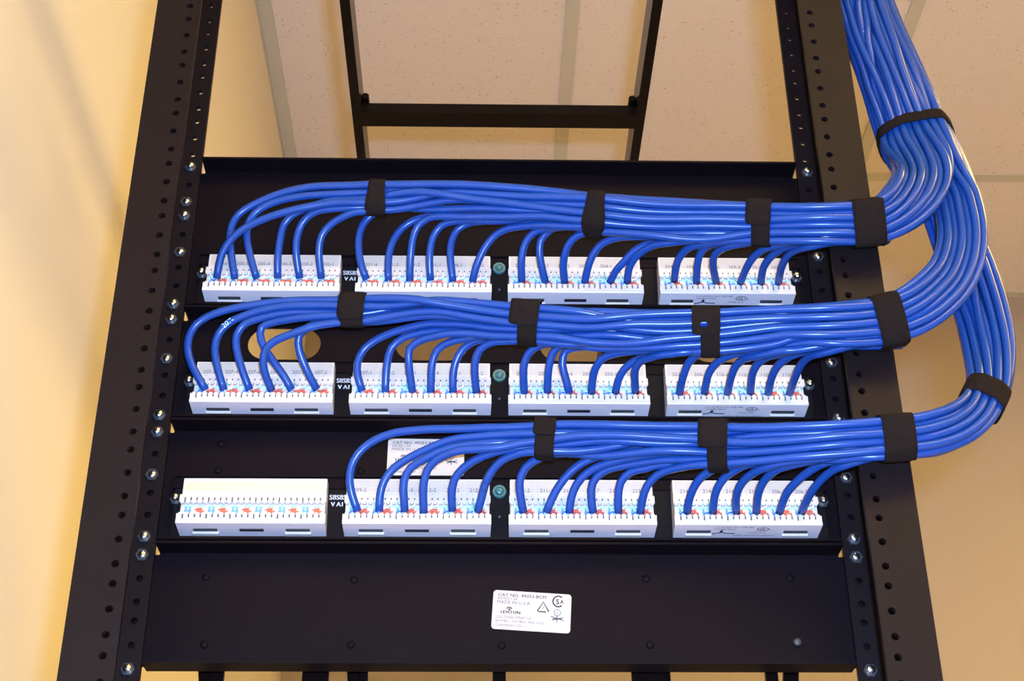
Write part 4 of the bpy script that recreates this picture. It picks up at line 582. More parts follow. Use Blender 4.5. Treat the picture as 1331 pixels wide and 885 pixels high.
3,2,1:-933 -185 15219 -34 -41 83 -21 -37 89 7 -30 94 43 -29 83 72 -27 61 87 -25 39 94 -22 20 97 -21 3 97 -20 -1 97 -18 -5 97 -17 -7 97 -17 -5 98 -17 -3 142 -19 -6 101 -13 -2 100 -21 -3 100 -26 -5 97 -27 -10 97 -24 -13 96 -21 -12 97 -16 -10 98 -11 -8 99 -13 -8 98 -14 -9 97 -16 -9 97 -19 -10 94 -23 -13 90 -27 -15 91 -30 -18 94 -30 -15 97 -28 -12 95 -27 -9 97 -26 -9 99 -24 -6 102 -19 -3 101 -14 1 100 -11 4 100 -8 6 102 -6 8 99 2 16 92 12 31 87 20 38 76 30 49 65 39 57 52 44 61 41 46 66 32 47 72 26 44 76 19 44 77 14 42 81 12 38 85 11 34 86 8 30 89 4 27 91 2 28 91 -1 25 93 -3 22 95 -2 18 96 -5 15 96 -6 12 96 -9 8 98 -11 6 97 -11 3 97 -13 1 96 -14 6 94 -15 8 95 -27 9 95 -44 5 93 -51 1 92 -38 2 91 -21 6 91 -12 11 95 -8 12 98 -9 11 99 -11 7 99 -12 7 98 -12 6 100 -12 7 99 -11 7 99 -12 9 99 -14 9 100 -14 8 101 -15 6 103 -14 5 103 -12 5 101 -10 5 100 -9 7 98
3,2,2:-793 -185 15220 4 -46 89 25 -39 88 59 -34 73 81 -31 49 88 -30 38 91 -28 32 92 -28 27 95 -26 10 97 -26 -4 95 -28 -4 152 -40 -9 99 -17 -5 100 -11 -3 100 -7 -2 101 -9 -2 99 -15 -3 98 -17 -6 97 -13 -10 99 -12 -11 98 -14 -9 98 -16 -9 98 -17 -8 97 -18 -7 97 -23 -4 94 -28 -1 94 -33 -2 95 -31 -6 95 -27 -9 96 -27 -9 96 -24 -8 97 -21 -3 98 -17 -1 99 -12 3 99 -9 5 99 -7 7 97 -3 9 88 8 21 86 16 31 77 25 38 67 34 45 61 43 51 51 46 56 43 46 65 34 45 71 29 44 76 21 44 79 16 40 84 13 36 88 11 33 89 7 28 91 6 27 92 3 25 93 1 23 96 -2 20 97 -3 17 97 -5 13 97 -8 10 99 -9 7 100 -11 5 98 -12 2 99 -12 1 98 -12 5 98 -19 6 100 -37 6 102 -46 -3 97 -39 -4 88 -23 2 80 -14 6 86 -9 12 93 -8 13 100 -10 9 102 -11 5 99 -10 3 99 -11 4 100 -10 5 99 -11 7 98 -13 8 99 -15 9 100 -14 7 102 -15 6 103 -13 4 102 -10 5 101 -9 4 98 -5 3 50
3,2,3:-627 -185 15221 -6 -57 81 0 -48 87 45 -43 76 84 -38 39 90 -36 36 96 -32 18 94 -30 3 163 -29 3 100 0 6 100 -1 15 102 -11 24 103 -20 25 102 -25 14 100 -23 6 97 -20 -6 96 -18 -10 97 -16 -11 97 -15 -9 99 -14 -9 98 -15 -9 98 -13 -8 100 -12 -7 99 -15 -9 97 -21 -12 94 -25 -13 95 -25 -12 95 -26 -10 94 -26 -9 94 -22 -5 95 -19 -1 96 -14 2 97 -10 3 98 -8 6 97 -6 7 86 4 12 80 12 23 78 20 30 69 30 35 63 40 39 60 44 47 54 47 55 47 45 63 41 42 72 36 40 77 30 37 83 23 32 90 18 28 93 13 25 94 9 22 94 7 23 95 2 23 96 -1 24 97 -4 22 98 -6 17 98 -7 12 100 -8 8 101 -10 5 100 -11 3 101 -13 2 100 -16 11 100 -22 14 103 -31 7 105 -41 -5 108 -41 -7 92 -27 -1 77 -16 5 70 -11 10 85 -9 14 96 -9 13 104 -13 10 101 -16 10 98 -19 8 97 -18 7 98 -15 7 97 -15 9 98 -16 9 99 -15 8 101 -17 6 103 -14 5 104 -12 4 101 -9 5 100 -9 4 98
3,2,4:-503 -185 15214 -3 -65 73 3 -57 79 26 -50 77 60 -47 47 81 -46 21 89 -40 6 182 -30 -2 99 -13 10 96 -19 13 98 -15 7 98 -22 4 99 -23 5 100 -19 2 98 -15 -6 98 -17 -7 99 -13 -10 99 -10 -11 98 -12 -12 98 -13 -11 97 -17 -14 94 -20 -17 92 -22 -20 92 -25 -17 96 -29 -13 96 -32 -10 95 -30 -7 97 -30 -5 100 -29 -2 103 -22 0 102 -15 1 102 -9 2 101 -7 5 103 -5 6 107 1 16 100 10 32 95 15 43 85 22 59 70 30 70 53 35 76 40 38 78 32 41 81 25 43 80 20 43 82 15 44 83 14 39 85 11 34 87 7 28 91 2 25 93 -1 24 94 -6 23 94 -9 17 95 -11 14 96 -10 12 96 -5 12 96 -2 11 97 -5 8 97 -9 5 96 -15 -1 95 -21 3 92 -30 5 88 -38 10 87 -41 6 88 -45 -1 94 -39 3 98 -17 9 98 -15 10 102 -12 10 98 -10 9 97 -12 8 98 -14 6 98 -15 6 99 -13 7 100 -13 8 99 -13 9 99 -13 8 99 -14 8 101 -14 7 102 -13 4 103 -11 5 101 -9 6 100 -10 6 98
3,2,5:-317 -185 15229 -5 -70 73 15 -60 81 59 -53 62 81 -48 38 89 -40 22 94 -25 17 169 -21 10 97 -14 -2 99 -19 4 99 -22 4 100 -23 2 98 -21 -4 98 -17 -12 99 -10 -13 99 -10 -11 98 -12 -9 99 -14 -6 98 -19 -4 96 -26 -2 94 -36 -3 91 -42 -3 94 -38 -7 95 -30 -9 96 -26 -9 98 -24 -7 99 -21 -4 100 -15 -1 100 -13 3 100 -10 5 100 -7 6 101 -3 10 96 6 22 92 15 33 84 24 41 76 31 52 65 38 58 56 40 66 48 39 71 43 38 75 38 37 81 27 35 85 22 34 88 17 32 91 12 29 92 7 24 95 1 21 96 -3 20 96 -9 19 97 -12 18 97 -14 20 95 -14 26 95 -12 23 96 -10 16 97 -11 9 98 -13 1 97 -15 0 97 -15 1 96 -23 3 95 -37 3 95 -52 -3 92 -44 -2 91 -25 3 89 -14 6 92 -12 12 96 -9 13 99 -11 8 101 -13 6 98 -13 4 99 -13 5 99 -12 6 99 -12 7 99 -13 9 99 -14 8 100 -14 8 101 -14 6 102 -12 4 102 -10 4 100 -9 5 99 -4 3 49
3,2,6:-152 -185 15223 24 -72 61 24 -62 71 42 -57 67 63 -52 50 79 -48 18 85 -49 -1 156 -26 -6 101 0 -3 102 -1 6 104 -4 12 104 -3 18 101 -13 18 100 -19 9 99 -18 -4 98 -16 -5 100 -18 -5 99 -20 -5 97 -27 -7 95 -34 -10 92 -37 -12 93 -31 -11 96 -27 -11 95 -25 -9 96 -23 -5 96 -19 -1 98 -13 2 99 -11 4 98 -8 6 99 -6 7 92 1 13 88 11 26 84 18 33 77 28 40 70 36 47 63 40 55 55 40 63 46 39 73 37 36 80 29 35 84 20 32 88 13 30 92 9 26 93 6 25 94 4 24 94 2 23 94 1 24 95 2 23 96 6 21 97 7 18 98 4 14 100 -3 11 100 -7 6 100 -10 3 100 -15 1 99 -21 8 98 -27 12 98 -34 6 100 -45 -4 101 -46 -7 91 -32 -1 83 -16 4 79 -10 11 89 -8 12 97 -9 12 104 -9 12 100 -8 14 99 -7 15 99 -10 12 98 -11 11 98 -13 11 98 -14 10 99 -15 9 101 -15 8 102 -14 6 102 -11 4 101 -10 5 99 -8 5 99
3,3,1:146 -185 15217 -19 -65 78 -7 -55 87 38 -49 78 83 -45 41 92 -42 17 153 -32 -15 96 -21 -22 97 -31 -17 96 -40 -8 96 -39 -7 97 -33 -6 98 -23 -7 99 -11 -8 97 -14 -11 96 -20 -14 94 -25 -12 95 -30 -11 97 -33 -8 94 -34 -8 94 -36 -7 97 -33 -4 101 -28 -2 103 -16 3 102 -6 5 102 -6 6 100 -5 6 105 -5 7 109 1 20 102 6 34 96 13 49 86 23 66 69 27 76 53 30 83 41 33 87 33 35 87 24 37 88 19 35 89 15 33 90 12 30 90 8 28 91 7 24 94 7 21 96 7 17 97 9 17 97 7 19 96 1 22 96 -6 20 97 -11 15 97 -14 9 96 -20 2 97 -25 -2 95 -31 1 91 -36 13 89 -36 15 89 -38 11 88 -45 -2 90 -44 -2 95 -33 5 97 -15 4 101 -11 11 99 -10 12 98 -11 8 98 -13 6 98 -16 5 98 -15 6 100 -12 8 99 -13 8 99 -13 8 99 -14 9 99 -14 7 101 -13 6 101 -12 4 102 -10 5 100 -10 5 99 -5 3 49
3,3,2:296 -185 15218 36 -57 72 47 -49 72 62 -43 65 76 -37 51 88 -33 31 94 -28 17 95 -25 7 97 -23 -1 95 -29 -8 152 -42 -23 97 -31 -14 99 -30 -6 99 -34 -5 96 -38 -7 93 -33 -5 95 -26 0 98 -23 3 96 -25 3 93 -25 4 93 -19 7 96 -12 5 96 -11 4 98 -8 3 96 -7 6 86 2 9 84 12 19 82 19 26 74 27 33 69 34 42 66 40 51 62 40 58 57 37 68 49 32 78 40 31 84 27 29 91 19 25 95 14 21 98 10 19 97 6 18 97 4 20 97 2 19 97 3 21 98 5 20 99 7 18 99 3 13 101 -3 11 101 -7 8 101 -11 7 101 -16 6 100 -22 12 100 -30 14 103 -37 9 103 -48 -3 108 -43 -4 92 -27 4 76 -14 8 68 -11 12 84 -9 13 95 -9 14 106 -13 12 101 -10 12 99 -8 9 99 -7 7 99 -8 7 98 -12 10 98 -14 10 99 -15 9 100 -16 9 102 -14 7 102 -12 5 100 -9 5 100 -9 5 99
3,3,3:446 -185 15218 11 -64 74 35 -56 73 64 -49 56 82 -45 31 88 -42 12 90 -42 3 89 -41 -1 90 -41 -3 179 -53 -12 99 -21 -3 98 -29 -6 94 -38 -3 92 -42 -4 93 -41 -8 94 -31 -9 96 -28 -10 98 -22 -6 100 -17 0 100 -13 0 99 -14 3 100 -9 7 99 -6 6 101 -5 6 99 3 18 96 11 29 91 18 39 83 26 53 73 33 62 63 32 71 54 32 77 48 32 83 38 31 87 28 29 91 20 30 93 16 27 94 10 25 96 8 24 96 4 26 96 -1 26 97 -8 26 96 -12 24 96 -15 20 97 -15 18 97 -14 12 97 -15 8 98 -14 5 98 -14 2 97 -14 2 97 -15 3 96 -24 4 95 -37 7 95 -49 1 94 -41 -2 91 -24 0 89 -13 13 91 -12 11 96 -11 8 99 -12 6 100 -14 4 99 -16 2 99 -12 2 99 -11 6 100 -11 8 98 -13 9 99 -14 9 100 -14 8 100 -13 6 101 -12 5 101 -10 5 100 -10 4 99 -5 3 49
3,3,4:601 -185 15219 -13 -63 75 8 -53 82 62 -47 58 88 -43 13 90 -42 1 90 -45 -4 88 -45 -8 91 -37 -13 170 -46 -20 98 -31 -7 97 -36 -2 95 -37 3 95 -33 7 97 -28 9 97 -27 3 97 -22 2 96 -17 5 97 -12 8 98 -11 5 98 -11 2 98 -8 3 96 -5 7 92 3 17 90 10 27 87 18 34 80 26 43 75 32 54 67 34 64 56 31 75 44 32 84 36 31 87 31 33 89 26 31 91 23 27 94 17 25 97 12 24 96 9 24 97 5 24 98 3 21 98 0 13 100 -6 7 101 -10 6 100 -12 7 100 -15 8 99 -15 8 98 -16 7 99 -18 9 98 -23 14 98 -30 11 99 -37 5 101 -46 -5 97 -42 2 88 -22 6 79 -10 10 83 -7 11 93 -9 10 101 -14 5 103 -18 2 99 -23 6 97 -27 9 96 -20 10 97 -15 9 98 -13 9 99 -14 10 99 -15 8 101 -14 6 102 -12 6 101 -10 4 100 -9 5 99 -5 2 49
3,3,5:767 -185 15220 -5 -75 71 14 -66 79 66 -57 49 92 -46 2 92 -47 6 159 -51 -10 100 -25 -8 101 -32 1 100 -39 3 96 -38 5 93 -32 4 97 -27 0 96 -25 -4 95 -21 -4 93 -18 -5 95 -15 -2 96 -12 5 97 -7 15 97 -7 17 92 -5 12 86 3 15 88 10 20 85 17 29 78 25 40 74 31 51 72 33 60 66 31 70 58 28 80 49 26 87 39 28 91 32 27 95 26 24 98 21 20 100 15 19 101 11 19 99 6 19 100 2 19 101 -1 18 100 -9 18 100 -14 16 100 -14 11 100 -10 -1 102 -12 1 101 -15 3 101 -19 9 100 -25 15 101 -33 14 103 -41 6 107 -47 -5 101 -36 -3 84 -19 6 69 -12 15 77 -7 15 89 -10 12 101 -16 8 106 -21 5 98 -23 3 98 -21 2 97 -16 5 97 -14 9 98 -14 10 98 -15 10 99 -15 9 101 -14 7 101 -12 6 101 -11 5 100 -9 4 99 -4 3 50
3,3,6:911 -185 15220 8 -86 54 25 -79 58 57 -70 43 74 -65 11 78 -62 -9 84 -64 -15 173 -63 -18 94 -38 -11 93 -38 -9 94 -40 -8 93 -41 -8 97 -31 -5 101 -25 -2 103 -20 -1 102 -18 1 102 -18 6 101 -12 6 103 -8 6 114 0 12 112 7 29 106 12 42 99 15 62 84 22 78 66 25 86 51 28 92 41 32 93 32 34 92 28 36 92 25 34 91 23 33 92 17 30 93 11 26 96 7 23 98 3 20 99 1 20 98 -2 18 98 -4 17 98 -9 14 99 -14 7 98 -20 3 97 -16 5 97 -16 10 96 -21 11 95 -23 15 94 -27 18 93 -30 14 95 -42 11 93 -53 -8 91 -38 -5 92 -13 -1 94 -5 0 95 -5 4 99 -7 4 101 -5 3 101 -6 2 101 -1 -2 101 -5 5 100 -11 9 98 -14 10 99 -14 10 98 -14 10 98 -13 8 99 -12 7 99 -10 6 99 -11 4 99 -11 5 100
3,4,1:1218 -185 15221 1 -92 36 16 -89 40 36 -83 40 59 -77 20 68 -74 1 170 -82 -8 91 -46 4 94 -41 5 94 -40 2 95 -35 -6 97 -28 -4 101 -16 -4 101 -7 -5 101 -8 -2 100 -7 3 104 -4 6 107 2 22 101 4 35 98 13 48 89 22 61 77 28 70 67 28 78 58 29 85 49 31 88 42 31 91 35 30 94 32 30 93 26 27 96 19 23 99 12 20 101 6 19 100 3 19 101 -1 18 100 -2 16 99 -6 15 100 -12 11 100 -21 11 98 -33 18 95 -24 19 96 -16 10 98 -18 9 98 -22 14 98 -28 14 99 -34 8 102 -47 -4 96 -52 1 83 -33 -3 80 -23 7 86 -15 6 93 -11 7 100 -12 3 103 -14 3 99 -14 12 98 -11 20 98 -10 13 98 -12 9 98 -14 10 99 -14 9 99 -14 9 100 -13 7 100 -12 6 101 -10 5 100 -10 4 99 -5 2 49
3,4,2:1386 -185 15222 -3 -92 39 10 -90 43 39 -83 41 60 -79 20 68 -80 2 161 -85 -8 93 -41 2 93 -41 6 94 -33 2 95 -27 7 97 -22 8 99 -16 2 99 -8 0 100 -4 5 99 0 11 97 6 27 95 16 31 91 23 41 83 29 52 77 31 64 67 29 77 53 30 86 41 30 91 35 29 93 28 27 96 23 24 97 18 21 99 12 19 99 8 20 100 5 20 99 1 19 99 0 19 99 -1 16 100 -2 16 100 -2 18 99 4 11 101 2 -5 103 -12 -6 100 -17 0 100 -20 8 99 -25 13 100 -31 12 102 -40 6 107 -36 7 97 -24 7 81 -18 12 70 -16 19 82 -14 18 95 -14 16 104 -19 13 102 -20 14 97 -20 15 97 -19 16 96 -16 13 96 -15 12 97 -14 10 99 -15 10 99 -15 9 101 -14 8 101 -11 5 100 -10 5 99 -9 4 99
3,4,3:1540 -185 15223 -16 -99 23 -5 -99 26 22 -96 31 46 -92 14 56 -87 -2 108 -102 -9 95 -34 2 98 -27 -4 100 -22 6 102 10 29 101 4 14 99 -1 21 98 -1 16 95 -2 13 94 6 16 95 9 20 91 18 32 84 25 44 79 30 56 77 31 67 71 28 76 60 25 86 51 23 92 42 19 98 32 20 100 23 19 102 18 18 103 11 19 102 8 18 101 5 19 102 2 18 101 -2 17 100 -3 15 101 -2 17 101 -2 19 101 -6 17 101 -19 8 101 -23 2 100 -24 6 101 -27 12 102 -33 13 104 -41 9 110 -47 2 104 -36 7 84 -18 11 64 -11 16 70 -8 19 88 -5 17 102 -8 13 108 -10 8 101 -11 8 99 -13 8 97 -13 8 96 -13 9 98 -14 10 98 -15 10 98 -15 11 100 -15 9 101 -13 7 100 -10 5 99 -10 4 100 -4 3 49
3,4,4:1672 -185 15223 -10 -99 24 -4 -99 26 18 -95 33 40 -91 20 55 -86 0 138 -102 -8 96 -24 4 95 -27 -16 94 -54 -10 100 -30 -9 101 -14 0 102 -9 4 113 -1 12 110 11 31 106 12 42 103 11 57 91 17 74 76 18 84 64 19 94 51 22 97 41 24 97 31 25 101 23 26 99 20 26 96 14 24 98 9 21 99 5 20 100 2 19 101 0 19 99 -2 17 99 -4 15 98 -8 13 99 -9 12 98 -12 15 97 -16 20 95 -18 13 97 -21 6 96 -24 12 95 -27 15 96 -30 13 96 -37 1 97 -35 -11 93 -41 -13 89 -13 0 89 -8 9 94 -10 7 98 -12 6 102 -13 7 100 -9 5 100 0 9 101 -5 18 98 -12 16 97 -15 12 98 -14 11 98 -13 10 98 -13 10 99 -12 8 98 -11 6 99 -10 4 99 -10 5 100
3,4,5:1823 -185 15224 7 -95 27 14 -95 27 38 -88 26 48 -85 20 56 -83 12 61 -82 -1 157 -59 5 97 -12 -1 99 -18 -1 96 -17 6 99 -17 17 102 -20 28 105 2 22 101 16 43 91 20 59 83 22 72 72 20 86 61 22 91 51 22 95 42 21 100 35 20 100 28 20 100 20 18 102 13 16 103 7 17 103 3 17 102 1 18 102 -2 17 100 -5 16 99 -7 15 100 -12 15 99 -11 13 99 -14 9 98 -16 6 99 -19 2 98 -22 7 98 -27 12 97 -33 11 97 -41 6 101 -45 11 93 -50 6 81 -26 12 81 -11 17 87 -7 16 96 -8 14 105 -13 12 102 -12 12 99 -4 8 99 -10 2 98 -16 6 98 -15 9 97 -15 10 98 -14 11 99 -14 9 99 -12 8 99 -11 6 99 -10 5 100 -10 4 99
3,4,6:1968 -185 15225 7 -100 15 10 -100 16 24 -96 19 35 -94 19 44 -90 9 48 -84 -10 112 -85 6 99 -16 14 100 -11 2 103 -7 3 108 11 13 95 39 40 93 23 47 91 19 53 86 20 65 80 21 77 71 20 86 60 23 92 52 21 96 43 21 101 33 21 101 24 20 103 17 18 105 10 16 104 7 17 103 4 17 103 1 17 101 -2 17 101 -4 15 102 -6 13 101 -10 14 101 -13 11 100 -15 8 100 -16 3 101 -19 4 101 -22 8 101 -28 9 103 -35 4 107 -40 -3 103 -33 6 87 -18 23 68 -16 28 73 -13 25 87 -7 18 102 -6 13 108 -8 11 102 -12 9 99 -16 8 96 -17 8 96 -17 10 96 -15 10 98 -15 11 98 -15 11 99 -14 9 99 -13 8 100 -10 6 99 -9 4 99 -5 2 50
"""
WN = ['first', 'second', 'third', 'fourth', 'fifth', 'sixth']
BN = {1: 'leftmost', 2: 'second', 3: 'third', 4: 'rightmost'}
CP = {}
CO = {}
def wires(parent, row, blk, port, E):
    xc = BX[blk-1]; zb = ROWB[row]; xp = xc-PITCH*12+(port-.5)*4*PITCH
    E = Vector(E)
    cols = ['w_lblue', 'w_green', 'w_pink', 'w_tan', 'w_blue', 'w_lgreen', 'w_red', 'w_brown']
    for j, c in enumerate(cols):
        up = j < 4; k = j % 4
        xs = xp+(k-1.5)*PITCH
        start = E+Vector(((k-1.5)*.0009, .0016, .0012 if up else -.0004))
        if up: pts = [start, Vector(((start.x+xs)/2, -.0168, zb+.0135+.0005*k)), Vector((xs, -.0165, zb+.0166)), Vector((xs, -.0172, zb+.0198))]
        else: pts = [start, Vector(((start.x+xs)/2+.0004, -.0178, zb+.0112+.0006*((k+port) % 2))), Vector((xs, -.0182, zb+.0100)), Vector((xs, -.0200, zb+.0076))]
        bm = bmesh.new(); sweep(bm, catmull(pts, 3), .00048, 6)
        link('wire', bm, M[c], parent)
for ln in DATA.strip().split('\n'):
    head, body = ln.split(':'); row, blk, port = map(int, head.split(','))
    v = list(map(int, body.split())); p = [Vector(v[:3])]
    for i in range(3, len(v), 3): p.append(p[-1]+Vector(v[i:i+3]))
    p = [q*.0001 for q in p]
    top = p[-1]; p += [top+Vector((-.002, .002, .05)), Vector((top.x-.002, top.y+.002, 2.2)), Vector((top.x-.002, top.y+.002, ZT-.001))]
    CP[(row, blk, port)] = p
    path = catmull(p[:-2], 2)+p[-2:]
    bm = bmesh.new(); sweep(bm, [q-p[0] for q in path], RAD, 10)
    o = link('network_cable', bm, M['blue']); o.location = p[0]
    tag(o, 'blue network cable in the %s port of the %s white block, %s row' % (WN[port-1], BN[blk], RN[row]), 'cable', 'blue cables of the %s bundle' % RN[row])
    CO[(row, blk, port)] = o
    wires(o, row, blk, port, p[0])
def marking(key, at, text, size, phase=0, m='ink', roll=.25):
    """handwriting wrapped on a cable's jacket, on the side turned to the rear of the rack"""
    path = catmull(CP[key][:-2], 4); s = [0]
    for a, b_ in zip(path, path[1:]): s.append(s[-1]+(b_-a).length)
    me = text_mesh(text, size, 'LEFT', 0)
    # start at the path point nearest the given x
    s0 = s[min(range(len(path)), key=lambda i: (path[i]-Vector(at)).length)]
    bm = bmesh.new(); vs = []
    for v in me.vertices:
        q = s0+v.co.x; i = max(0, min(len(s)-2, next((k for k in range(len(s)-1) if s[k+1] > q), len(s)-2)))
        t = (q-s[i])/(s[i+1]-s[i]); pos = path[i].lerp(path[i+1], t); T = (path[i+1]-path[i]).normalized()
        W = Vector((0, -1, -.45)); W = (W-T*W.dot(T)).normalized(); Uu = T.cross(W)
        if Uu.z < 0 and abs(T.x) > .4: Uu = -Uu
        a = (v.co.y-size*.35)/RAD+roll
        vs.append(bm.verts.new(pos+(W*math.cos(a)+Uu*math.sin(a))*(RAD+.00018)))
    for f in me.polygons: bm.faces.new([vs[i] for i in f.vertices])
    bpy.data.meshes.remove(me)
    link('handwritten_number', bm, M[m], CO[key])
marking((3, 3, 2), (0.0605, -0.0404, 1.5509), '211-1', .0060)
marking((2, 1, 2), (-0.1899, -0.0333, 1.6514), '207-', .0052, m='w_lblue')
marking((1, 1, 2), (-0.1926, -0.0264, 1.7235), '200-5', .0048)
marking((3, 2, 6), (-0.0116, -0.0289, 1.5318), '212', .0050)

# ------------------------------------------------------------------ hook and loop straps
def hull(pts):
    pts = sorted(set((round(a, 6), round(b_, 6)) for a, b_ in pts))
    def half(ps):
        h = []
        for p_ in ps:
            while len(h) >= 2 and (h[-1][0]-h[-2][0])*(p_[1]-h[-2][1])-(h[-1][1]-h[-2][1])*(p_[0]-h[-2][0]) <= 0: h.pop()
            h.append(p_)
        return h
    a = half(pts); b_ = half(pts[::-1]); return a[:-1]+b_[:-1]
def strap(c, t, U, w, rows, label, head=None, hole=None, group=None, flare=0, lim=.045):
    """c centre, t bundle direction, U up direction across the bundle (unit vectors); w band width"""
    c, t, U = Vector(c), Vector(t).normalized(), Vector(U); U = (U-t*U.dot(t)).normalized(); W = t.cross(U)
    if W.y > 0: W = -W                      # W points to the rear of the rack (toward the viewer)
    pts = []
    for key, p_ in CP.items():
        if key[0] not in rows: continue
        path = catmull(p_[:-2], 3); best = None
        for a, b_ in zip(path, path[1:]):
            da, db = (a-c).dot(t), (b_-c).dot(t)
            if da*db <= 0 and da != db:
                q = a.lerp(b_, da/(da-db)); d = (q-c).length
                if d < .045 and (best is None or d < best[0]): best = (d, q)
        if best:
            o = best[1]-c; x, y = o.dot(W), o.dot(U)
            if abs(y) > lim: continue
            for k in range(14): pts.append((x+(RAD+.0003)*math.cos(k*math.tau/14), y+(RAD+.0003)*math.sin(k*math.tau/14)))
    h = hull(pts); cx = sum(q[0] for q in h)/len(h); cy = sum(q[1] for q in h)/len(h)
    # equal steps round the outline, start at the top, go down over the front (+W side)
    Nn = 56; per = []
    for k in range(Nn):
        a = math.pi/2-math.tau*k/Nn; dx, dy = math.cos(a), math.sin(a); best = 0
        for (x0, y0), (x1, y1) in zip(h, h[1:]+h[:1]):
            ex, ey = x1-x0, y1-y0; den = dx*ey-dy*ex
            if abs(den) < 1e-12: continue
            tt = ((x0-cx)*ey-(y0-cy)*ex)/den; s_ = ((x0-cx)*dy-(y0-cy)*dx)/den
            if tt > 0 and -1e-6 <= s_ <= 1+1e-6: best = max(best, tt)
        per.append((a, best))
    rr = [q[1] for q in per]
    for _ in range(2): rr = [max(rr[i], (rr[i-1]+rr[i]+rr[(i+1) % Nn])/3) for i in range(Nn)]
    def pt(k, off, s_):
        i = int(math.floor(k)) % Nn; f = k-math.floor(k); a = math.pi/2-math.tau*k/Nn; r = rr[i]*(1-f)+rr[(i+1) % Nn]*f+off
        return c+W*(cx+r*math.cos(a))+U*(cy+r*math.sin(a))+t*s_
    root = None
    th = .0011
    def bandmesh(k0, k1, off, wf, shift, closed, hole=None):
        bm = bmesh.new(); nk = int((k1-k0)*(6 if hole else 2)); ns = 30 if hole else 6
        ks = [k0+(k1-k0)*i/nk for i in range(nk+(0 if closed else 1))]
        G = []
        for k in ks:
            ww = wf(k) if callable(wf) else wf
            G.append(([bm.verts.new(pt(k, off+th*(1-abs(2*j/ns-1)**6*.35), -ww/2+ww*j/ns+shift)) for j in range(ns+1)], [bm.verts.new(pt(k, off, -ww/2+ww*j/ns+shift)) for j in range(ns+1)]))
        m_ = len(ks); drop = set()
        for i in range(m_ if closed else m_-1):
            a, b_ = G[i], G[(i+1) % m_]
            for j in range(ns):
                if hole:
                    km = (ks[i]+ks[min(i+1, m_-1)])/2; ww = wf(km) if callable(wf) else wf; sm = -ww/2+ww*(j+.5)/ns+shift
                    ar = (km-hole[0])*math.tau/Nn*.017; 
                    if ar*ar+(sm-hole[1])**2 < hole[2]**2: drop.add((i, j)); continue
                bm.faces.new((a[0][j], a[0][j+1], b_[0][j+1], b_[0][j])); bm.faces.new((a[1][j], b_[1][j], b_[1][j+1], a[1][j+1]))
            for j in (0, ns): bm.faces.new((a[0][j], b_[0][j], b_[1][j], a[1][j]))
        for (i, j) in drop:
            for (ii, jj, e) in ((i-1, j, 'a'), (i+1, j, 'b'), (i, j-1, 'c'), (i, j+1, 'd')):
                if (ii, jj) in drop: continue
                a, b_ = G[i], G[i+1]
                q = {'a': (a[0][j], a[0][j+1], a[1][j+1], a[1][j]), 'b': (b_[0][j], b_[0][j+1], b_[1][j+1], b_[1][j]), 'c': (a[0][j], b_[0][j], b_[1][j], a[1][j]), 'd': (a[0][j+1], b_[0][j+1], b_[1][j+1], a[1][j+1])}[e]
                bm.faces.new(q)
        if not closed:
            for e in (G[0], G[-1]):
                for j in range(ns): bm.faces.new((e[0][j], e[0][j+1], e[1][j+1], e[1][j]))
        return bm
    e = tag(empty('cable_strap', c), label, 'cable strap', group or 'black straps round the blue cables')
    if flare: wf = lambda k: w*(1+flare*max(0, math.sin(math.tau*k/Nn))*(.5-.5*math.cos(math.tau*k/Nn)))
    else: wf = w
    if hole:
        link('band', bandmesh(head[1]-3, Nn+head[0]+2, 0, wf, 0, False), M['velcro'], e, True)
    else:
        link('band', bandmesh(0, Nn, 0, wf, 0, True), M['velcro'], e, True)
    if head:
        k0, k1, hw_, sh = head
        def hf(k):
            q = min(1, (k1-k)/2.2, (k-k0)/1.6+.55); q = max(0.0, q); return hw_*(.62+.38*math.sqrt(max(0, 1-(1-q)**2)))
        link('overlap_tab', bandmesh(k0, k1, (.0014 if not hole else .0006), hf, sh, False, hole), M['velcro'], e, True)
strap((-0.0878, -0.0500, 1.7498), (0.9924, -0.0815, -0.0924), (0.0283, -0.5792, 0.8147), 0.0120, (1,), 'black strap on the top bundle nearest its left end', None, None, None, 0.35, 0.0150)
strap((0.0650, -0.0644, 1.7274), (0.9829, -0.0752, -0.1680), (0.0946, -0.5765, 0.8116), 0.0120, (1,), 'black strap in the middle of the top bundle, flared at the bottom', None, None, None, 0.55, 0.0175)
strap((0.1781, -0.0771, 1.7110), (0.9627, -0.2131, -0.1669), (0.0159, -0.5709, 0.8209), 0.0125, (1,), 'black strap on the top bundle just left of the right upright', (-3, 15, 0.017, -0.002), None, None, 0, 0.0176)
strap((0.2462, -0.0901, 1.7036), (0.9893, -0.1415, 0.0350), (-0.1072, -0.5437, 0.8324), 0.0210, (1,), 'wide black strap holding the top bundle in front of the right upright', None, None, None, 0, 0.0186)
strap((-0.1003, -0.0502, 1.6557), (0.9919, -0.0945, -0.0851), (0.0241, -0.5172, 0.8555), 0.0165, (2,), 'black strap on the middle bundle nearest its left end', (-3, 19, 0.018, -0.0005), None, None, 0, 0.0140)
strap((0.0183, -0.0604, 1.6399), (0.9840, -0.0899, -0.1540), (0.0869, -0.5126, 0.8542), 0.0130, (2,), 'black strap on the middle bundle above the third white block', (-4, 15, 0.0195, -0.003), None, None, 0, 0.0169)
strap((0.1370, -0.0726, 1.6275), (0.9885, -0.1398, -0.0581), (-0.0208, -0.5055, 0.8625), 0.0125, (2,), 'black strap with a round hole on the middle bundle', (-4, 16, 0.0185, -0.0025), (11.2, -0.004, 0.0026), None, 0, 0.0187)
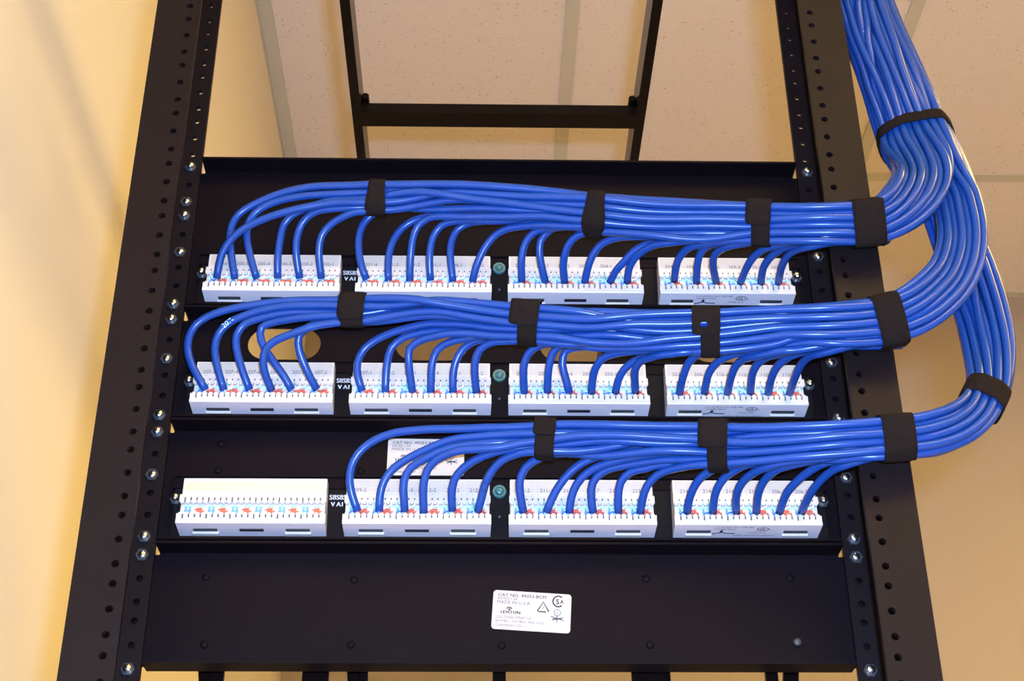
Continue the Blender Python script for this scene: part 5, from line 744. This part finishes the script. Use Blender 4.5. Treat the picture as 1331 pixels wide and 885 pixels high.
strap((0.2500, -0.0917, 1.6262), (0.9702, -0.1735, 0.1693), (-0.2308, -0.4478, 0.8638), 0.0180, (2,), 'wide black strap holding the middle bundle in front of the right upright', None, None, None, 0, 0.0191)
strap((0.0286, -0.0544, 1.5589), (0.9861, -0.1155, -0.1196), (0.0556, -0.4486, 0.8920), 0.0125, (3,), 'black strap on the bottom bundle nearest its left end', (-3, 10, 0.014, -0.001), None, None, 0, 0.0145)
strap((0.1367, -0.0693, 1.5462), (0.9693, -0.2205, -0.1092), (0.0003, -0.4429, 0.8966), 0.0125, (3,), 'black strap on the bottom bundle above the rightmost white block', (-4, 15, 0.0185, -0.0025), None, None, 0, 0.0176)
strap((0.2438, -0.0911, 1.5410), (0.9963, -0.0596, 0.0612), (-0.0809, -0.4262, 0.9010), 0.0200, (3,), 'wide black strap holding the bottom bundle in front of the right upright', None, None, None, 0, 0.0169)
strap((0.3090, -0.0757, 1.5768), (0.4940, 0.3337, 0.8029), (-0.8603, 0.0539, 0.5069), 0.0190, (3,), 'black strap round the bottom bundle where it turns upward at the far right', None, None, None, 0, 0.0165)
strap((0.3031, -0.0497, 1.8049), (0.0067, 0.3071, 0.9516), (-0.8967, 0.4230, -0.1302), 0.0110, (1, 2, 3), 'black ring strap round the thick upright bundle of all the cables', None, None, None, 0, 0.0450)

# ------------------------------------------------------------------ lights
fl = bpy.data.lights.new('camera_flash', 'AREA'); fl.shape = 'RECTANGLE'; fl.size = .030; fl.size_y = .018
fl.energy = 25; fl.color = (.41, .63, 1.0)
fo = bpy.data.objects.new('camera_flash', fl); C.objects.link(fo)
fp = CAM+RT*.034+UP*.038+FW*.01
fo.matrix_world = Matrix(((RT.x, UP.x, -FW.x, fp.x), (RT.y, UP.y, -FW.y, fp.y), (RT.z, UP.z, -FW.z, fp.z), (0, 0, 0, 1)))
w = bpy.data.worlds.new('world'); bpy.context.scene.world = w; w.use_nodes = True
w.node_tree.nodes['Background'].inputs[0].default_value = (1, .75, .45, 1); w.node_tree.nodes['Background'].inputs[1].default_value = .15
sc = bpy.context.scene
sc.view_settings.view_transform = 'Standard'; sc.view_settings.look = 'None'; sc.view_settings.gamma = 1; sc.view_settings.use_curve_mapping = False
sc.view_settings.exposure = 0
